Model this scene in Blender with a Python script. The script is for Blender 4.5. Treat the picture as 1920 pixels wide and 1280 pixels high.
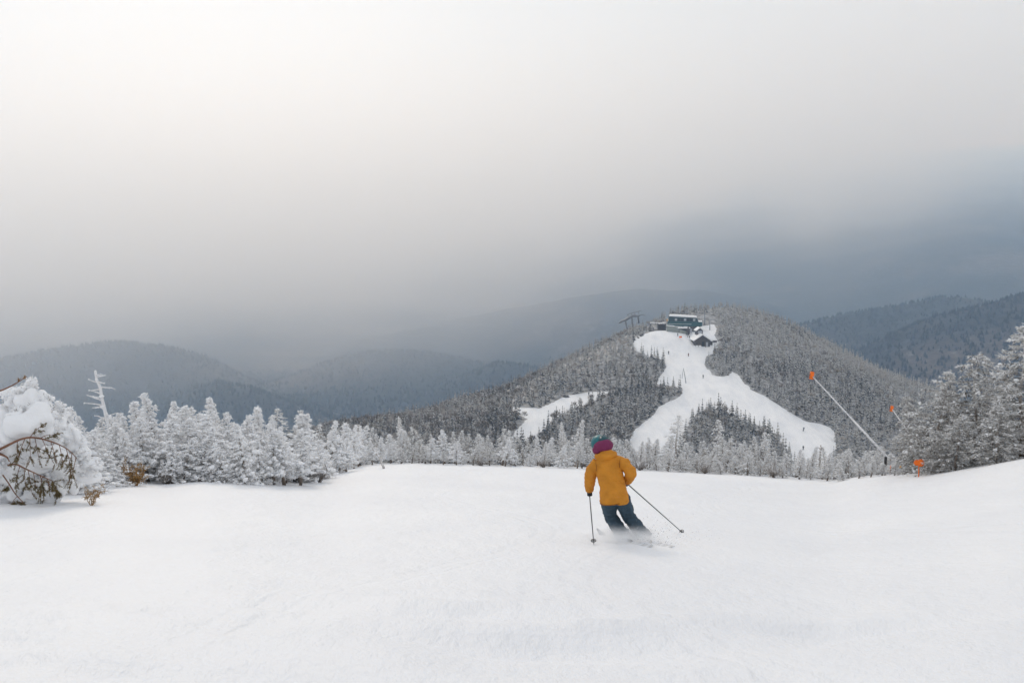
import bpy, bmesh, math, random
import numpy as np
from mathutils import Vector, Matrix

random.seed(7)
RNG = np.random.default_rng(7)
for _o in list(bpy.data.objects):
    bpy.data.objects.remove(_o)
SC = bpy.context.scene
COL = SC.collection
R = math.radians

# ------------------------------------------------------------------ camera, sky, sun, exposure
FPX = 1900.0                      # focal length in photograph pixels (1920 wide)
PITCH = R(6.6)
cam_data = bpy.data.cameras.new('camera')
cam_data.sensor_width = 36.0
cam_data.lens = 36.0 * FPX / 1920.0
cam_data.clip_start = 0.1
cam_data.clip_end = 60000.0
cam = bpy.data.objects.new('camera', cam_data)
cam.location = (0, 0, 0)
cam.rotation_euler = (R(90) - PITCH, 0, 0)
COL.objects.link(cam)
SC.camera = cam

SUN_EL, SUN_AZ = R(29), R(-16)    # azimuth from the view direction (+Y), negative = towards the left
world = bpy.data.worlds.new('World')
SC.world = world
world.use_nodes = True
wn, wl = world.node_tree.nodes, world.node_tree.links
wn.clear()
w_out = wn.new('ShaderNodeOutputWorld')
w_bg = wn.new('ShaderNodeBackground')
w_bg.inputs['Strength'].default_value = 0.1
w_sky = wn.new('ShaderNodeTexSky')
w_sky.sky_type = 'NISHITA'
w_sky.sun_disc = False
w_sky.sun_elevation = SUN_EL
w_sky.sun_rotation = SUN_AZ
w_mix = wn.new('ShaderNodeMixRGB')
w_mix.inputs['Fac'].default_value = 0.86
w_tc = wn.new('ShaderNodeTexCoord')
w_noise = wn.new('ShaderNodeTexNoise')
w_noise.inputs['Scale'].default_value = 2.2
w_noise.inputs['Detail'].default_value = 5
w_noise.inputs['Roughness'].default_value = 0.5
w_ramp = wn.new('ShaderNodeValToRGB')
w_ramp.color_ramp.elements[0].position = 0.3
w_ramp.color_ramp.elements[0].color = (0.86, 0.885, 0.925, 1)
w_ramp.color_ramp.elements[1].position = 0.7
w_ramp.color_ramp.elements[1].color = (0.965, 0.985, 1.02, 1)
w_mul = wn.new('ShaderNodeVectorMath')
w_mul.operation = 'SCALE'
w_mul.inputs['Scale'].default_value = 9.8
wl.new(w_tc.outputs['Generated'], w_noise.inputs['Vector'])
wl.new(w_noise.outputs['Fac'], w_ramp.inputs['Fac'])
wl.new(w_ramp.outputs['Color'], w_mul.inputs[0])
wl.new(w_sky.outputs['Color'], w_mix.inputs['Color1'])
wl.new(w_mul.outputs['Vector'], w_mix.inputs['Color2'])
wl.new(w_mix.outputs['Color'], w_bg.inputs['Color'])
wl.new(w_bg.outputs['Background'], w_out.inputs['Surface'])

sun_data = bpy.data.lights.new('sun', 'SUN')
sun_data.energy = 1.1
sun_data.angle = R(12)
sun_data.color = (1.0, 0.995, 0.99)
sun = bpy.data.objects.new('sun', sun_data)
sdir = Vector((math.sin(SUN_AZ) * math.cos(SUN_EL), math.cos(SUN_AZ) * math.cos(SUN_EL), math.sin(SUN_EL)))
sun.rotation_euler = sdir.to_track_quat('Z', 'Y').to_euler()
sun.location = (-40, 40, 60)
COL.objects.link(sun)

vs = SC.view_settings
vs.view_transform = 'Standard'
vs.look = 'None'
vs.exposure = -0.09
vs.gamma = 1.0
vs.use_curve_mapping = False
cy = SC.cycles
cy.max_bounces = 14
cy.diffuse_bounces = 9
cy.glossy_bounces = 2
cy.transmission_bounces = 2
cy.volume_bounces = 12
cy.transparent_max_bounces = 8
cy.use_denoising = True
cy.use_adaptive_sampling = False
cy.sample_clamp_indirect = 4.0

# ------------------------------------------------------------------ geometry of the view (author's survey of the place)
CP, SP = math.cos(PITCH), math.sin(PITCH)


def at(px, py, Y):
    """World point at forward distance Y (metres along +Y) seen at photograph pixel px, py."""
    xn = (np.asarray(px, float) - 960.0) / FPX
    yn = (640.0 - np.asarray(py, float)) / FPX
    dx, dy, dz = xn, CP + yn * SP, -SP + yn * CP
    k = np.asarray(Y, float) / dy
    return np.stack(np.broadcast_arrays(dx * k, dy * k, dz * k), -1)


def to_px(x, y, z):
    f = y * CP - z * SP
    u = y * SP + z * CP
    f = np.maximum(f, 0.01)
    return 960 + FPX * x / f, 640 - FPX * u / f


def _hash(ix, iy, s):
    h = (ix.astype(np.int64) * 374761393 + iy.astype(np.int64) * 668265263 + s * 974711) & 0x7fffffff
    h = ((h ^ (h >> 13)) * 1274126177) & 0x7fffffff
    return ((h ^ (h >> 16)) & 0xffff) / 65535.0


def vnoise(x, y, s=0):
    x = np.asarray(x, float); y = np.asarray(y, float)
    ix, iy = np.floor(x), np.floor(y)
    fx, fy = x - ix, y - iy
    fx = fx * fx * fx * (fx * (fx * 6 - 15) + 10); fy = fy * fy * fy * (fy * (fy * 6 - 15) + 10)
    ix = ix.astype(np.int64); iy = iy.astype(np.int64)
    a, b = _hash(ix, iy, s), _hash(ix + 1, iy, s)
    c, d = _hash(ix, iy + 1, s), _hash(ix + 1, iy + 1, s)
    return (a + (b - a) * fx) * (1 - fy) + (c + (d - c) * fx) * fy


def fbm(x, y, s=0, octv=5, gain=0.5):
    t, a, n = 0.0, 1.0, 0.0
    for k in range(octv):
        t = t + a * (vnoise(x * 2 ** k + 17.3 * k, y * 2 ** k - 9.1 * k, s + k) - 0.5)
        n += a; a *= gain
    return t / n * 2


def sstep(a, b, t):
    t = np.clip((t - a) / (b - a), 0, 1)
    return t * t * (3 - 2 * t)


# crest of the near slope: photograph column, row where the open snow ends, distance of that edge
EDGE = np.array([(-600, 960, 20), (-200, 940, 21), (0, 928, 22), (150, 913, 24), (260, 906, 25), (300, 908, 25.5), (380, 904, 25), (470, 909, 26),
                 (560, 914, 27), (600, 906, 30), (640, 890, 35), (690, 873, 40), (760, 870, 41), (1000, 876, 41), (1200, 882, 40),
                 (1400, 892, 38), (1500, 900, 36), (1560, 906, 33), (1640, 896, 29), (1760, 889, 25), (1850, 875, 23), (1920, 862, 22),
                 (2100, 835, 21), (2500, 800, 20)], float)
E_U = (EDGE[:, 0] - 960) / FPX
E_PT = at(EDGE[:, 0], EDGE[:, 1], EDGE[:, 2])
E_U = E_PT[:, 0] / E_PT[:, 1]
E_Z = E_PT[:, 2]
_uu = np.linspace(-1.2, 1.2, 1201)
_k = np.exp(-np.linspace(-2.5, 2.5, 21) ** 2); _k /= _k.sum()
_ye = np.convolve(np.pad(np.interp(_uu, E_U, EDGE[:, 2]), 10, 'edge'), _k, 'valid')
_ze = np.convolve(np.pad(np.interp(_uu, E_U, E_Z), 10, 'edge'), _k, 'valid')


def edge_at(u):
    return np.interp(u, _uu, _ye), np.interp(u, _uu, _ze)


def plane_z(y):
    return -1.7 - 0.2 * y


def near_z(x, y):
    u = x / np.maximum(y, 6.0)
    ye, ze = edge_at(u)
    b = ze - plane_z(ye)
    t = np.clip(y / ye, 0, 1)
    z = plane_z(y) + b * t * t * (2.2 - 1.2 * t) + 0.05 * fbm(x * 0.12, y * 0.12, 3, 3) * sstep(3, 9, y) * (1 - sstep(0.7, 1.0, y / ye))
    s = np.maximum(y - ye, 0)
    ext = np.where(s < 25, 0.3 * s * s / 50.0, 0.3 * (s - 12.5))
    zo = ze - 0.2 * s - ext
    return np.where(y < ye, z, zo)


# surveyed ground points of the far hill: column, row, distance
HILL = [(1290, 640, 560), (1290, 690, 524), (1340, 715, 506), (1240, 790, 452), (1210, 830, 428), (1440, 760, 474), (1520, 810, 444),
        (1530, 850, 420), (1350, 790, 455), (1340, 760, 474), (1350, 850, 424), (1100, 770, 480), (1150, 725, 512), (1180, 680, 540), (1050, 830, 440), (1100, 745, 498),
        (1000, 778, 470), (960, 815, 448), (800, 840, 425), (700, 850, 415), (1480, 690, 545), (1420, 640, 580), (1600, 750, 510), (1600, 830, 448),
        (1680, 820, 455), (1750, 850, 440), (1550, 700, 540), (1215, 622, 572), (1255, 619, 578), (1345, 622, 580), (1330, 598, 610), (1320, 645, 560), (1284, 628, 582), (1284, 624, 594), (1302, 625, 592),
        # skyline
        (1340, 577, 640), (1270, 600, 610), (1400, 583, 640), (1195, 625, 588), (1110, 665, 572), (1000, 715, 545), (900, 758, 520), (800, 785, 500), (650, 800, 480),
        (500, 850, 460), (300, 930, 440), (1460, 602, 630), (1550, 652, 610), (1650, 700, 590), (1740, 735, 580), (1850, 780, 570), (2000, 850, 560)]
H_PT = [tuple(at(*h)) for h in HILL]
# falling away behind the skyline and down to the saddle in front
for px, dz, Y in [(500, -60, 620), (650, -60, 640), (800, -60, 660), (900, -60, 680), (1000, -60, 700), (1110, -60, 720), (1195, -62, 730), (1270, -62, 760), (1340, -60, 800), (1460, -62, 790),
                  (1550, -62, 770), (1650, -60, 740), (1740, -55, 720), (1850, -55, 700), (2000, -50, 700)]:
    base = [h for h in HILL if h[0] == px and h[2] > 435][-1]
    p = at(*base)
    H_PT.append(((px - 960) / FPX * Y * 1.0, Y, p[2] + dz))
for px in (0, 400, 800, 1200, 1600, 2000):
    for Y, z in ((100, -150), (200, -128), (310, -110)):
        H_PT.append(((px - 960) / FPX * Y, Y, z))
for x, y, z in [(-500, 900, -260), (0, 950, -260), (500, 950, -260), (-550, 500, -240), (600, 500, -200), (-500, 150, -240), (500, 150, -220), (750, 900, -280), (-700, 700, -300)]:
    H_PT.append((x, y, z))
H_PT = np.array(H_PT)


def _tps(r2):
    return 0.5 * r2 * np.log(np.maximum(r2, 1e-9))


_S = 100.0
_P = H_PT[:, :2] / _S
_n = len(_P)
_K = _tps(((_P[:, None] - _P[None]) ** 2).sum(-1)) + np.eye(_n) * 0.01
_Q = np.c_[np.ones(_n), _P]
_A = np.zeros((_n + 3, _n + 3)); _A[:_n, :_n] = _K; _A[:_n, _n:] = _Q; _A[_n:, :_n] = _Q.T
_W = np.linalg.solve(_A, np.r_[H_PT[:, 2], 0, 0, 0])


def hill_z(x, y):
    x = np.asarray(x, float); y = np.asarray(y, float)
    sh = x.shape
    q = np.c_[x.ravel(), y.ravel()] / _S
    out = np.empty(len(q))
    for i in range(0, len(q), 20000):
        c = q[i:i + 20000]
        out[i:i + 20000] = _tps(((c[:, None] - _P[None]) ** 2).sum(-1)) @ _W[:_n] + _W[_n] + c @ _W[_n + 1:]
    z = out.reshape(sh)
    return z + 1.8 * fbm(x / 36, y / 36, 11, 3)


def ground_z(x, y):
    x = np.asarray(x, float); y = np.asarray(y, float)
    zn = near_z(x, y)
    far = y > 60
    if not np.any(far):
        return zn
    zh = hill_z(np.where(far, x, 0), np.where(far, y, 200))
    k = 8.0
    m = np.maximum(zn, zh) + k * np.log1p(np.exp(-np.abs(zn - zh) / k)) * sstep(60, 160, y)
    return np.where(far, m, zn)


def on_ground(px, py, lo=2.0, hi=760.0):
    """First point of the ground along the line of sight (used to survey piste edges, posts and feet)."""
    ys = np.exp(np.linspace(math.log(lo), math.log(hi), 900))
    p = at(px, py, ys)
    d = p[:, 2] - ground_z(p[:, 0], p[:, 1])
    i = np.argmax(d < 0)
    if d[i] >= 0:
        return None
    if i == 0:
        return p[0]
    f = d[i - 1] / (d[i - 1] - d[i])
    return p[i - 1] + (p[i] - p[i - 1]) * f


# ------------------------------------------------------------------ materials
def principled(name, color=(0.8, 0.8, 0.8), rough=0.6, spec=0.3, metal=0.0):
    m = bpy.data.materials.new(name)
    m.use_nodes = True
    b = m.node_tree.nodes['Principled BSDF']
    b.inputs['Base Color'].default_value = (*color, 1)
    b.inputs['Roughness'].default_value = rough
    b.inputs['Specular IOR Level'].default_value = spec
    b.inputs['Metallic'].default_value = metal
    return m, m.node_tree.nodes, m.node_tree.links, b


def noise_node(N, L, scale, detail=4, rough=0.55, vec=None, stretch=None):
    n = N.new('ShaderNodeTexNoise')
    n.inputs['Scale'].default_value = scale
    n.inputs['Detail'].default_value = detail
    n.inputs['Roughness'].default_value = rough
    tc = N.new('ShaderNodeTexCoord')
    src = tc.outputs[vec or 'Object']
    if stretch:
        mp = N.new('ShaderNodeMapping')
        mp.inputs['Scale'].default_value = stretch
        L.new(src, mp.inputs['Vector'])
        src = mp.outputs['Vector']
    L.new(src, n.inputs['Vector'])
    return n


def ramp(N, L, src, stops):
    r = N.new('ShaderNodeValToRGB')
    el = r.color_ramp.elements
    el[0].position, el[0].color = stops[0][0], (*stops[0][1], 1)
    el[1].position, el[1].color = stops[-1][0], (*stops[-1][1], 1)
    for p, c in stops[1:-1]:
        e = el.new(p); e.color = (*c, 1)
    L.new(src, r.inputs['Fac'])
    return r


def bump(N, L, b, src, strength, dist, prev=None):
    bp = N.new('ShaderNodeBump')
    bp.inputs['Strength'].default_value = strength
    bp.inputs['Distance'].default_value = dist
    L.new(src, bp.inputs['Height'])
    if prev:
        L.new(prev.outputs['Normal'], bp.inputs['Normal'])
    L.new(bp.outputs['Normal'], b.inputs['Normal'])
    return bp


def plain(name, color, rough=0.6, spec=0.3, metal=0.0, var=0.18, scale=6.0):
    m, N, L, b = principled(name, color, rough, spec, metal)
    n = noise_node(N, L, scale, 5)
    lo = tuple(c * (1 - var) for c in color); hi = tuple(min(1, c * (1 + var)) for c in color)
    r = ramp(N, L, n.outputs['Fac'], [(0.3, lo), (0.7, hi)])
    L.new(r.outputs['Color'], b.inputs['Base Color'])
    return m


MAT = {}
# groomed snow of the near slope
m, N, L, b = principled('piste_snow', (0.84, 0.845, 0.855), 0.55, 0.25)
n1 = noise_node(N, L, 0.35, 4, 0.5, stretch=(1, 0.6, 1))
r1 = ramp(N, L, n1.outputs['Fac'], [(0.35, (0.815, 0.82, 0.835)), (0.65, (0.86, 0.862, 0.868))])
L.new(r1.outputs['Color'], b.inputs['Base Color'])
n2 = noise_node(N, L, 2.2, 6, 0.62, stretch=(1, 0.55, 1))
n3 = noise_node(N, L, 16, 5, 0.6, stretch=(1, 0.6, 1))
b1 = bump(N, L, b, n2.outputs['Fac'], 0.7, 0.12)
bump(N, L, b, n3.outputs['Fac'], 0.4, 0.022, b1)
# faint ski tracks: pairs of shallow grooves winding down the slope (start x, drift, swing, rate, phase, first and last y)
tcx = N.new('ShaderNodeTexCoord'); sxy = N.new('ShaderNodeSeparateXYZ'); L.new(tcx.outputs['Object'], sxy.inputs['Vector'])


def mnode(op, a_, b_=None, c_=None):
    q = N.new('ShaderNodeMath'); q.operation = op
    for i_, v_ in enumerate((a_, b_, c_)):
        if v_ is not None:
            if isinstance(v_, (int, float)):
                q.inputs[i_].default_value = v_
            else:
                L.new(v_, q.inputs[i_])
    return q.outputs['Value']


tot = None
for x0_, dr0, am_, fr_, ph_, ya_, yb_ in [(1.72, 0.0, 1.0, 0.42, -5.88, 0, 13.6), (-4.6, -0.06, 1.5, 0.30, 0.6, 0, 40), (-1.2, 0.03, 1.3, 0.36, 2.2, 0, 40), (4.4, 0.05, 1.2, 0.33, 4.0, 0, 38)]:
    path = mnode('MULTIPLY_ADD', mnode('SINE', mnode('MULTIPLY_ADD', sxy.outputs['Y'], fr_, ph_)), am_, mnode('MULTIPLY_ADD', sxy.outputs['Y'], dr0, x0_))
    d_ = mnode('ABSOLUTE', mnode('SUBTRACT', mnode('ABSOLUTE', mnode('SUBTRACT', sxy.outputs['X'], path)), 0.15))
    mr_ = N.new('ShaderNodeMapRange'); mr_.interpolation_type = 'SMOOTHSTEP'
    mr_.inputs['From Min'].default_value = 0.0; mr_.inputs['From Max'].default_value = 0.09; mr_.inputs['To Min'].default_value = -1.0; mr_.inputs['To Max'].default_value = 0.0
    L.new(d_, mr_.inputs['Value'])
    g_ = mnode('MULTIPLY', mr_.outputs['Result'], mnode('LESS_THAN', sxy.outputs['Y'], yb_))
    tot = g_ if tot is None else mnode('ADD', tot, g_)
ntk = noise_node(N, L, 0.7, 3, 0.6)
fade = mnode('MULTIPLY', tot, mnode('MULTIPLY', ntk.outputs['Fac'], ntk.outputs['Fac']))
bump(N, L, b, fade, 0.5, 0.05, [n_ for n_ in N if n_.type == 'BUMP'][-1])
MAT['snow'] = m
# snow that hangs on trees and roofs
m, N, L, b = principled('clinging_snow', (0.88, 0.885, 0.895), 0.6, 0.2)
n1 = noise_node(N, L, 22, 4, 0.6)
bump(N, L, b, n1.outputs['Fac'], 0.5, 0.03)
MAT['clump'] = m
# snow and brush of the far hill: attribute 'brush' marks the ground under the trees
m, N, L, b = principled('hill_snow', (0.84, 0.845, 0.86), 0.6, 0.2)
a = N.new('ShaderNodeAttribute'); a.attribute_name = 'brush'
n1 = noise_node(N, L, 0.35, 5, 0.6)
mm = N.new('ShaderNodeMath'); mm.operation = 'MULTIPLY'
r1 = ramp(N, L, n1.outputs['Fac'], [(0.3, (0.45, 0.45, 0.45)), (0.62, (1, 1, 1))])
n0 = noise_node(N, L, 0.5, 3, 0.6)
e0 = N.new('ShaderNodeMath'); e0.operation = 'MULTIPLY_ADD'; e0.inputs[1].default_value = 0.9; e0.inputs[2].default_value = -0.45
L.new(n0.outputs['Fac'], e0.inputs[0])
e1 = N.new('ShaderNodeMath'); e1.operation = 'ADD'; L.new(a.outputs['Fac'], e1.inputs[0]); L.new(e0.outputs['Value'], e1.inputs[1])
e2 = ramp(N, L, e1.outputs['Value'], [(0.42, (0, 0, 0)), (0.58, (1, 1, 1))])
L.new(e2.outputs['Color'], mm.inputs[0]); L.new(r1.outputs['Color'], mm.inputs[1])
mx = N.new('ShaderNodeMixRGB')
n5 = noise_node(N, L, 0.22, 5, 0.65, stretch=(1, 0.3, 1))
r5 = ramp(N, L, n5.outputs['Fac'], [(0.32, (0.74, 0.755, 0.78)), (0.6, (0.86, 0.862, 0.868))])
L.new(r5.outputs['Color'], mx.inputs['Color1'])
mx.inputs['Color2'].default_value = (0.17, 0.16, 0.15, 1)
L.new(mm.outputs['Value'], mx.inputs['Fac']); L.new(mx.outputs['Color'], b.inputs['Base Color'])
n2 = noise_node(N, L, 0.16, 5, 0.6, stretch=(1, 0.45, 1))
bump(N, L, b, n2.outputs['Fac'], 0.5, 1.6)
MAT['hill'] = m
# distant wooded mountains
m, N, L, b = principled('mountain_forest', (0.05, 0.055, 0.065), 0.9, 0.1)
n1 = noise_node(N, L, 0.0022, 7, 0.6)
n2 = noise_node(N, L, 0.035, 5, 0.7, stretch=(1, 1, 0.35))
r1 = ramp(N, L, n1.outputs['Fac'], [(0.36, (0.026, 0.036, 0.052)), (0.5, (0.045, 0.052, 0.066)), (0.62, (0.105, 0.095, 0.095)), (0.75, (0.15, 0.135, 0.13))])
r2 = ramp(N, L, n2.outputs['Fac'], [(0.3, (0.55, 0.55, 0.55)), (0.6, (1.1, 1.1, 1.1)), (0.72, (2.2, 2.25, 2.3))])
mx = N.new('ShaderNodeMixRGB'); mx.blend_type = 'MULTIPLY'; mx.inputs['Fac'].default_value = 1
L.new(r1.outputs['Color'], mx.inputs['Color1']); L.new(r2.outputs['Color'], mx.inputs['Color2'])
L.new(mx.outputs['Color'], b.inputs['Base Color'])
bump(N, L, b, n2.outputs['Fac'], 0.8, 12.0)
MAT['mountain'] = m


# ------------------------------------------------------------------ mesh helpers
def mesh_data(name, V, F, mats, smooth=True, attr=None, midx=None):
    V = np.ascontiguousarray(V, dtype=np.float32); F = np.ascontiguousarray(F, dtype=np.int32)
    me = bpy.data.meshes.new(name)
    nf, k = F.shape
    me.vertices.add(len(V)); me.vertices.foreach_set('co', V.ravel())
    me.loops.add(nf * k); me.loops.foreach_set('vertex_index', F.ravel())
    me.polygons.add(nf)
    me.polygons.foreach_set('loop_start', np.arange(0, nf * k, k, dtype=np.int32))
    if isinstance(smooth, np.ndarray):
        me.polygons.foreach_set('use_smooth', smooth)
    else:
        me.polygons.foreach_set('use_smooth', np.full(nf, bool(smooth)))
    for mt in (mats if isinstance(mats, (list, tuple)) else [mats]):
        me.materials.append(mt)
    if midx is not None:
        me.polygons.foreach_set('material_index', np.ascontiguousarray(midx, dtype=np.int32))
    for an, av in (attr or {}).items():
        at_ = me.attributes.new(an, 'FLOAT', 'POINT')
        at_.data.foreach_set('value', np.ascontiguousarray(av, dtype=np.float32))
    me.update(calc_edges=True)
    return me


def link(name, data, parent=None, loc=None):
    o = bpy.data.objects.new(name, data)
    COL.objects.link(o)
    if parent is not None:
        o.parent = parent
    if loc is not None:
        o.location = loc
    return o


def tag(o, label=None, cat=None, group=None, kind=None):
    for k_, v_ in (('label', label), ('category', cat), ('group', group), ('kind', kind)):
        if v_:
            o[k_] = v_
    return o


def thing(name, loc, label, cat, group=None, rz=0.0):
    o = link(name, None, None, loc)
    o.rotation_euler = (0, 0, rz)
    return tag(o, label, cat, group)


def grid_faces(nr, nc):
    i = np.arange(nr - 1)[:, None] * nc + np.arange(nc - 1)[None]
    return np.stack([i, i + 1, i + nc + 1, i + nc], -1).reshape(-1, 4)


# ------------------------------------------------------------------ the ground
ys = np.concatenate([np.linspace(-12, 2, 20)[:-1], np.linspace(2, 46, 260)[:-1], np.linspace(46, 120, 60)])
xs = np.concatenate([np.linspace(-120, -30, 40)[:-1], np.linspace(-30, 30, 260)[:-1], np.linspace(30, 120, 40)])
GX, GY = np.meshgrid(xs, ys)
GZ = ground_z(GX, GY)
dr_ = 1 - np.abs(fbm(GX * 0.28 + 0.12 * GY, GY * 0.62, 23, 3)) * 2.4          # wind drifts
patch = sstep(-0.05, 0.4, fbm(GX * 0.16 + 3, GY * 0.16, 27, 2) + 0.25 * sstep(2, -6, GX))
det = 0.035 * fbm(GX * 0.9, GY * 0.5, 21, 4) + 0.018 * fbm(GX * 3.1, GY * 1.7, 31, 2) + 0.15 * dr_ * patch
det = det + 0.11 * patch * fbm(GX * 2.3, GY * 2.0, 35, 3) * sstep(1.5, -5, GX)
GZ = GZ + det * sstep(-2, 5, GY) * (1 - 0.8 * sstep(12, 26, GY))
tag(link('snow_slope', mesh_data('snow_slope', np.stack([GX, GY, GZ], -1).reshape(-1, 3), grid_faces(*GX.shape), MAT['snow'])), 'smooth white groomed snow slope in front of the skier', kind='structure')

PISTE = [
    [(1184, 652), (1190, 634), (1203, 627), (1243, 616), (1300, 616), (1336, 607), (1344, 616), (1339, 630), (1347, 644), (1345, 658), (1325, 668), (1322, 684), (1332, 698), (1342, 706), (1365, 704), (1373, 696), (1384, 702), (1396, 718),
     (1413, 733), (1434, 742), (1471, 766), (1512, 791), (1530, 792), (1556, 801), (1568, 812), (1568, 840), (1555, 870), (1545, 895), (1505, 895), (1496, 880), (1489, 866), (1482, 850),
     (1470, 838), (1460, 826), (1446, 810), (1430, 800), (1393, 788), (1379, 778), (1350, 766), (1325, 766), (1306, 776), (1292, 792), (1284, 810), (1272, 834), (1266, 885), (1190, 885),
     (1182, 840), (1182, 820), (1190, 806), (1225, 778), (1236, 762), (1277, 742), (1281, 730), (1264, 724), (1229, 720), (1238, 704), (1248, 690), (1246, 676), (1215, 668)],
    [(953, 763), (1011, 765), (1040, 753), (1059, 742), (1095, 736), (1120, 733), (1142, 734), (1110, 755), (1078, 764), (1037, 786), (1012, 812), (1002, 828), (955, 828), (966, 808), (990, 784), (958, 774)],
]


def in_poly(px, py, poly):
    ins = np.zeros(np.shape(px), bool)
    n_ = len(poly)
    for i in range(n_):
        x1, y1 = poly[i]; x2, y2 = poly[(i + 1) % n_]
        c = (y1 > py) != (y2 > py)
        with np.errstate(divide='ignore', invalid='ignore'):
            ins ^= c & (px < (x2 - x1) * (py - y1) / (y2 - y1 if y2 != y1 else 1e-9) + x1)
    return ins


def on_piste(x, y, z):
    px, py = to_px(x, y, z)
    r_ = np.zeros(np.shape(px), bool)
    for p in PISTE:
        r_ |= in_poly(px, py, p)
    return r_ & (y < 640)


xs = np.concatenate([np.linspace(-560, -60, 130)[:-1], np.linspace(-60, 190, 200)[:-1], np.linspace(190, 640, 120)])
ys = np.concatenate([np.linspace(120, 380, 60)[:-1], np.linspace(380, 640, 200)[:-1], np.linspace(640, 930, 70)])
GX, GY = np.meshgrid(xs, ys)
GZ = ground_z(GX, GY)
seam = np.abs(GY - 120) < 0.01
brush = 1.0 - on_piste(GX, GY, GZ)
for _ in range(1):
    p_ = np.pad(brush, 1, 'edge')
    brush = (p_[1:-1, 1:-1] * 2 + p_[:-2, 1:-1] + p_[2:, 1:-1] + p_[1:-1, :-2] + p_[1:-1, 2:]) / 6
tag(link('hill', mesh_data('hill', np.stack([GX, GY, GZ], -1).reshape(-1, 3), grid_faces(*GX.shape), MAT['hill'], attr={'brush': brush.ravel()})), 'snowy wooded hill with forked white pistes', kind='structure')

# the valley and the mountains beyond, laid out by bearing and distance
RIDGES = [  # distance, front slope, back slope, crest (column, row)
    (2300, 0.34, 0.3, [(-500, 690), (-200, 690), (0, 672), (90, 655), (200, 644), (300, 650), (380, 672), (470, 720), (560, 780)]),
    (1900, 0.30, 0.3, [(200, 800), (330, 755), (400, 728), (470, 735), (560, 770), (640, 800)]),
    (2500, 0.32, 0.3, [(380, 775), (430, 742), (520, 712), (600, 680), (680, 661), (760, 659), (850, 672), (930, 690), (1010, 720), (1100, 760)]),
    (2200, 0.30, 0.3, [(780, 780), (860, 715), (930, 682), (1000, 690), (1080, 730), (1200, 800)]),
    (3400, 0.30, 0.3, [(500, 700), (620, 650), (800, 612), (950, 580), (1080, 556), (1200, 541), (1320, 545), (1430, 566), (1560, 610), (1700, 680)]),
    (1650, 0.38, 0.3, [(1450, 760), (1560, 697), (1640, 652), (1700, 622), (1760, 594), (1850, 572), (1920, 551), (2100, 520), (2500, 500)]),
    (2200, 0.30, 0.3, [(1380, 660), (1500, 610), (1600, 588), (1680, 578), (1760, 560), (1850, 570), (1950, 600)]),
]
RAMP = {  # the great slope rising into the cloud: row seen at each distance, for some columns
    -600: [(2400, 750), (3400, 690), (5000, 570), (8000, 490), (12000, 440), (17000, 415)],
    300: [(2400, 745), (3400, 680), (5000, 555), (8000, 470), (12000, 420), (17000, 395)],
    800: [(2400, 740), (3400, 665), (5000, 525), (8000, 435), (12000, 380), (17000, 350)],
    1300: [(2400, 720), (3300, 620), (4500, 485), (6500, 405), (10000, 345), (17000, 305)],
    1900: [(2000, 700), (2700, 600), (3600, 465), (5200, 385), (8500, 320), (17000, 275)],
    2600: [(2000, 690), (2700, 590), (3600, 455), (5200, 375), (8500, 310), (17000, 265)],
}


def far_z(px, r):
    cols = sorted(RAMP)
    lr = np.log(r)
    rows = np.stack([np.interp(lr, np.log([d for d, _ in RAMP[c]]), [w for _, w in RAMP[c]]) for c in cols])
    i = np.clip(np.searchsorted(cols, px) - 1, 0, len(cols) - 2)
    ca = np.array(cols)[i]; cb = np.array(cols)[i + 1]
    t = np.clip((px - ca) / (cb - ca), 0, 1); t = t * t * (3 - 2 * t)
    j = np.arange(px.size)
    row = rows[i, j] * (1 - t) + rows[i + 1, j] * t
    z = at(px, row, r)[:, 2]
    x = (px - 960) / FPX * r
    z = np.where(r < 2200, z - 0.22 * (2200 - r), z)
    z = z + fbm(x / 1100, r / 1500, 41, 5, 0.5) * np.clip(r - 1500, 0, 3500) * 0.024
    for k_, (D, sf, sb, cr) in enumerate(RIDGES):
        c = np.array(cr, float)
        zc = at(px, np.interp(px, c[:, 0], c[:, 1]), D)[:, 2]
        out = np.maximum(c[0, 0] - px, 0) + np.maximum(px - c[-1, 0], 0)
        zc = zc - out * 0.5 + 9 * fbm(x / 160, r / 160 + k_ * 7, 60 + k_, 5, 0.6)
        d = r - D - 60 * fbm(x / 300, np.zeros_like(x) + k_, 71, 3)
        s = np.where(d < 0, sf, sb)
        zr = zc - s * (np.sqrt(d * d + 90.0 ** 2) - 90.0)
        zr = np.where(np.abs(d) < 1100, zr, -1e4)
        kk = 14.0
        hi_, lo_ = np.maximum(z, zr), np.minimum(z, zr)
        z = hi_ + kk * np.log1p(np.exp(-np.clip((hi_ - lo_) / kk, 0, 60)))
    return np.maximum(z, -420)


cols_ = np.linspace(-700, 2700, 520)
rr = np.exp(np.linspace(math.log(760), math.log(17500), 300))
PX, RR = np.meshgrid(cols_, rr)
FZ = far_z(PX.ravel(), RR.ravel()).reshape(PX.shape)
FX = (PX - 960) / FPX * RR
tag(link('mountains', mesh_data('mountains', np.stack([FX, RR, FZ], -1).reshape(-1, 3), grid_faces(*PX.shape), MAT['mountain'])), 'dark blue wooded mountains fading into cloud', kind='structure')
FAR_TOP, FAR_LOW = float(FZ.max()), float(min(FZ.min(), -420))

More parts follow.
